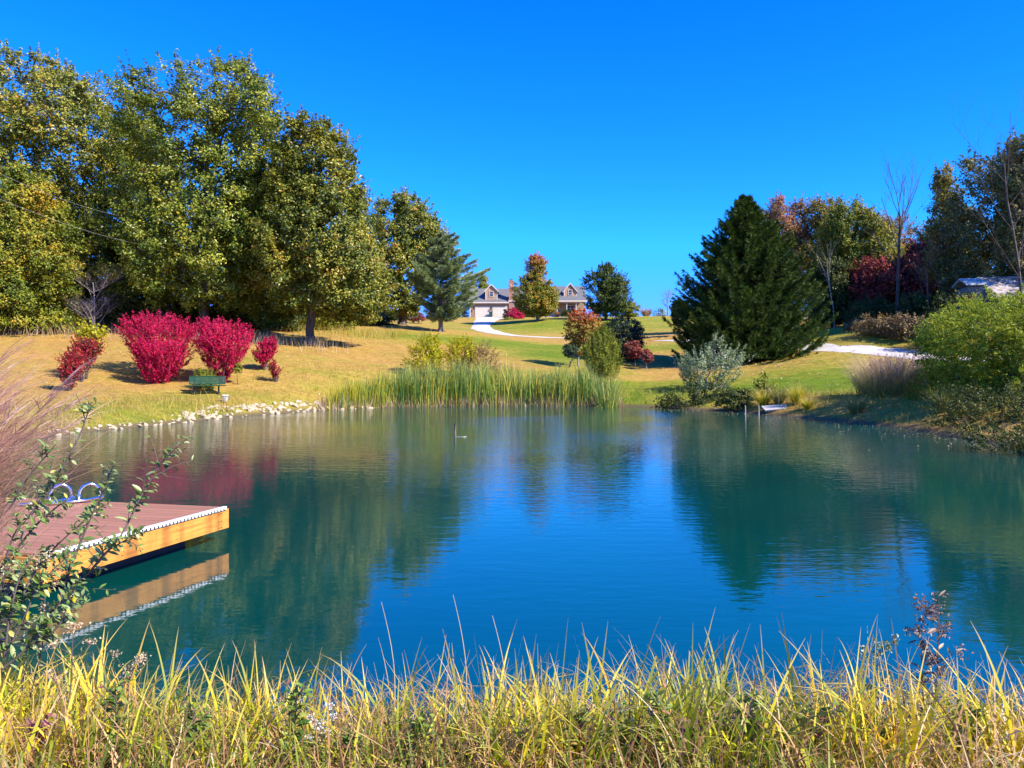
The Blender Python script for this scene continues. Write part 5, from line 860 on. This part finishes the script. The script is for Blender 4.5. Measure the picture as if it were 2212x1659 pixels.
shrub_branches('autumn_olive_shrub', 'leafy shrub with long arching twigs in front of the dock at the left', [
    [(60, 1400, 4.1), (130, 1290, 4.1), (190, 1240, 4.1), (262, 1160, 4.15), (305, 1070, 4.2), (345, 1005, 4.25), (393, 942, 4.3)],
    [(130, 1290, 4.1), (170, 1180, 4.2), (200, 1110, 4.2), (232, 1040, 4.2), (238, 1010, 4.2)],
    [(190, 1240, 4.1), (230, 1190, 4.0), (262, 1172, 3.95), (300, 1150, 3.95)],
    [(20, 1350, 4.4), (70, 1240, 4.5), (120, 1180, 4.5), (175, 1130, 4.5), (215, 1095, 4.5)],
    [(60, 1400, 4.1), (100, 1330, 4.0), (150, 1290, 3.95), (175, 1250, 3.9)],
    [(60, 1400, 4.0), (110, 1370, 3.9), (145, 1330, 3.9), (172, 1288, 3.9)],
    [(10, 1420, 4.0), (50, 1340, 4.0), (80, 1270, 4.0), (120, 1225, 4.0), (150, 1200, 4.0)],
    [(10, 1420, 4.0), (20, 1330, 4.0), (40, 1250, 4.0), (70, 1200, 4.0)],
    [(-20, 1380, 4.1), (20, 1290, 4.1), (60, 1230, 4.1), (110, 1205, 4.1)],
    [(0, 1450, 3.9), (60, 1400, 3.9), (100, 1350, 3.9), (130, 1300, 3.9)],
    [(-30, 1350, 4.2), (0, 1270, 4.2), (30, 1200, 4.2), (60, 1170, 4.2)]], 210, OLV, 4, (-2.6, 4.05, G1(-2.6, 4.05)))
shrub_branches('autumn_olive_shrub', 'slender leafy twigs reaching over the far shoreline beside the pink grass', [
    [(60, 1120, 4.6), (100, 1060, 4.6), (150, 985, 4.65), (175, 935, 4.7), (190, 890, 4.7), (208, 868, 4.7)],
    [(60, 1120, 4.6), (95, 1080, 4.6), (128, 1030, 4.6), (160, 960, 4.6)],
    [(20, 1100, 4.6), (60, 1030, 4.6), (95, 990, 4.6), (120, 960, 4.6)],
    [(40, 1180, 4.6), (90, 1120, 4.6), (130, 1090, 4.6), (165, 1060, 4.6)],
    [(0, 1250, 4.6), (30, 1150, 4.6), (60, 1120, 4.6)]], 211, OLV, 4, (-3.0, 4.6, G1(-3.0, 4.6)), dens=.65)
# pink miscanthus at the left edge
r = np.random.default_rng(220); n = 3400; bx_, by_ = -4.3, 4.95; root = empty('pink_miscanthus', (bx_, by_, G1(bx_, by_)), 'tall pinkish purple feathery grass arching in from the left edge', 'grass clump')
az = r.normal(-.05, .8, n); b0 = np.column_stack([r.normal(0, .2, n), r.normal(0, .34, n), np.zeros(n)]); mb = MB()
blades(mb, r, b0, r.uniform(1.3, 2.35, n), r.uniform(.004, .009, n), r.uniform(.0, .30, n), r.uniform(.3, 1.5, n), az, 12, pw=1.6); child(mb, 'leaves', leaf_mat('miscanthus_leaf', [(0, (.14, .18, .03)), (.4, (.36, .34, .10)), (.7, (.55, .34, .22)), (1, (.68, .48, .36))], .1, 2, .35, tip=((.72, .36, .27), 1.3, .85)), root)
mb = MB(); n = 95; az = r.normal(-.05, .6, n); hh = r.uniform(1.75, 2.3, n)
MP = leaf_mat('miscanthus_plume', [(0, (.38, .16, .13)), (.5, (.62, .36, .28)), (1, (.8, .6, .46))], .1, 3, .3)
for i in range(n):
    th0 = r.uniform(.05, .35); cu = r.uniform(.3, .9); t = np.linspace(0, 1, 10); th = th0+cu*t**1.5; s = hh[i]/9; px_ = np.concatenate([[0], np.cumsum(np.sin(th[1:])*s)]); pz_ = np.concatenate([[0], np.cumsum(np.cos(th[1:])*s)])
    o_ = np.array([r.normal(0, .15), r.normal(0, .25), 0]); c = o_+np.stack([px_*math.cos(az[i]), px_*math.sin(az[i]), pz_], 1); mb.tube(c, np.linspace(.004, .0015, 10), 4, cap=False, tint=.4)
    m_ = 26; tb_ = r.uniform(.80, 1.0, m_)*9; bp = np.stack([np.interp(tb_, np.arange(10), c[:, k]) for k in range(3)], 1)
    dh = math.atan2(math.sin(az[i]), math.cos(az[i])); blades(mb, r, bp, r.uniform(.22, .42, m_), np.full(m_, .0045), r.uniform(.2, .6, m_)+th[-1]*.55, r.uniform(.3, .9, m_), dh+r.normal(0, .5, m_), 6)
child(mb, 'plumes', MP, root)
# weeds on the near bank
def weed(name, label, x, y, D, ybase, seed, mat, stem_mat, nl=26, L=.06, Wd=.018, side=5, head=None, hm=None, lean=.05, group=None, H=None):
    r = np.random.default_rng(seed); top = P(x, y, D); bx_ = top[0]-lean; b_ = np.array([bx_, D, G1(bx_, D)]); root = empty(name, b_, label, 'weed', group); wb, lb_ = MB(), MB(); hb = MB()
    mid = (b_+top)/2+np.array([lean*.4, 0, 0]); c = branch(wb, lb_, [b_, mid, top], .005, nl, L, Wd, r, .8, .15); tops = [(c[-1], 1.0)]
    for j in range(side):
        k = int(len(c)*r.uniform(.45, .92)); e = c[k]+nrm(np.array([r.choice([-1, 1])*r.uniform(.4, .9), r.normal(0, .3), .9]))*r.uniform(.06, .16); branch(wb, lb_, [c[k], (c[k]+e)/2, e], .0025, 5, L*.7, Wd*.8, r); tops.append((e, .6))
    hs_ = []
    if head:
        for tp, sc in tops:
            hb = MB(); hs_.append(hb); m_ = int(60*sc); q = tp+np.column_stack([r.normal(0, head[0]*sc, m_), r.normal(0, head[0]*sc, m_), r.uniform(-head[1]*sc, head[1]*.3*sc, m_)]); leaves(hb, r, q, rdir(r, m_), head[2], .75)
    o = wb.build('stem', stem_mat, root, True); o.location = -Vector(b_); o = lb_.build('leaves', mat, root); o.location = -Vector(b_)
    for hb in hs_: o = hb.build('seed_head', hm, root); o.location = -Vector(b_)
SEED = leaf_mat('pale_seed_head', [(0, (.30, .19, .11)), (.5, (.48, .35, .2)), (1, (.66, .54, .34))], .1, 3, .2); SEEDD = leaf_mat('dark_seed_head', [(0, (.12, .07, .045)), (1, (.34, .22, .14))], .1, 3, .1)
weed('seeding_weed', 'tallest dark seeding weed standing at the right above the water', 2028, 1288, 3.9, 1500, 230, DRYL, TWIGD, 26, .085, .026, 8, (.022, .10, .014), SEEDD)
weed('seeding_weed', 'shorter withered weed just left of the tallest one at the right', 1990, 1345, 3.95, 1500, 231, DRYL, TWIGD, 22, .09, .03, 4, (.015, .05, .012), SEEDD, lean=-.04)
weed('goldenrod', 'weed with pale green seed head left of the dark seeding weeds', 1895, 1390, 3.9, 1500, 232, FORB, TWIG, 20, .05, .013, 5, (.014, .07, .016), SILVER, lean=-.08)
weed('goldenrod', 'tan flower head over the dock reflection at the left', 158, 1352, 3.7, 1500, 233, FORB, TWIGD, 14, .06, .016, 4, (.03, .035, .014), SEED, lean=.1)
weed('goldenrod', 'tan flower head on a leaning red stem right of the leafy shrub', 282, 1440, 3.7, 1550, 234, FORB, TWIGD, 12, .05, .014, 3, (.02, .05, .013), SEED, lean=.2)
weed('goldenrod', 'tan flower heads in front of the near corner of the dock', 100, 1195, 4.1, 1500, 235, DRYL, TWIGD, 18, .06, .016, 7, (.03, .05, .014), SEED, lean=.15)
weed('goldenrod', 'tan flower heads at the left edge below the dock', 20, 1225, 4.1, 1500, 236, DRYL, TWIGD, 18, .06, .016, 7, (.03, .05, .014), SEED, lean=.1)
weed('aster', 'small white aster sprays among the near grass left of centre', 690, 1560, 3.5, 1600, 237, FORB, TWIG, 14, .04, .012, 6, (.016, .035, .009), plain('white_petal', (.6, .6, .55), .6, .05), lean=.0)
fl = [(1250, 1530, 'green weed between the broad leaved weed and the bottom middle'), (1380, 1590, 'low dark green weed at the very bottom right of centre'), (1900, 1560, 'olive leafy weed below the dark seeding weeds'), (760, 1590, 'brown green weed at the bottom left of centre'), (1420, 1500, 'green leafy weed in the middle of the near bank'), (1330, 1560, 'broad leaved green weed near the bottom centre'), (1500, 1570, 'pink tinged leafy weed right of the bottom centre'), (1620, 1500, 'green weed leaves left of the pale grass at lower right'), (1770, 1540, 'small green weed at the lower right'), (640, 1500, 'small green weed in the near grass left of centre'), (420, 1530, 'small pale green weed at the lower left'), (250, 1480, 'silvery leaved weed at the lower left beside the water'), (900, 1560, 'leafy weed low in the near grass'), (1150, 1580, 'olive weed at the bottom middle'), (2100, 1540, 'leafy weed at the lower right corner'), (80, 1560, 'reddish leafy weed at the lower left corner')]
for i, (x, y, lb) in enumerate(fl): weed('leafy_weed', lb, x, y, 3.45, 1600, 240+i, FORB if i not in (6, 15) else leaf_mat('pinkish_leaf', [(0, (.2, .14, .05)), (1, (.5, .18, .2))]), TWIGD, 40, .075, .027, 9, lean=r.uniform(-.06, .06), group='leafy weeds on the near bank')
nearb('near_dead_stems', 420, (.22, .55), (.003, .006), STRAWB, 'thin brown dead stems standing among the near grass', .5, .5, 2.9, 4.5, .25, 5)
for i, (x, y, lb) in enumerate([(975, 1285, 'longest curved straw coloured grass stalk rising over the water at centre'), (820, 1300, 'thin dry stalk rising left of centre'), (1060, 1330, 'bent dry blade right of the longest central stalk')]):
    t = P(x, y, 3.8); bx_ = t[0]+.03; b_ = np.array([bx_, 3.8, G1(bx_, 3.8)]); mb = MB(); c = [b_*(1-s)+t*s+np.array([.06*math.sin(s*3.0), 0, 0]) for s in np.linspace(0, 1, 12)]; mb.tube(c, np.linspace(.005, .0012, 12), 5, tint=.7); tag(mb.build('grass_stalk', STRAW), lb, 'grass stalk')
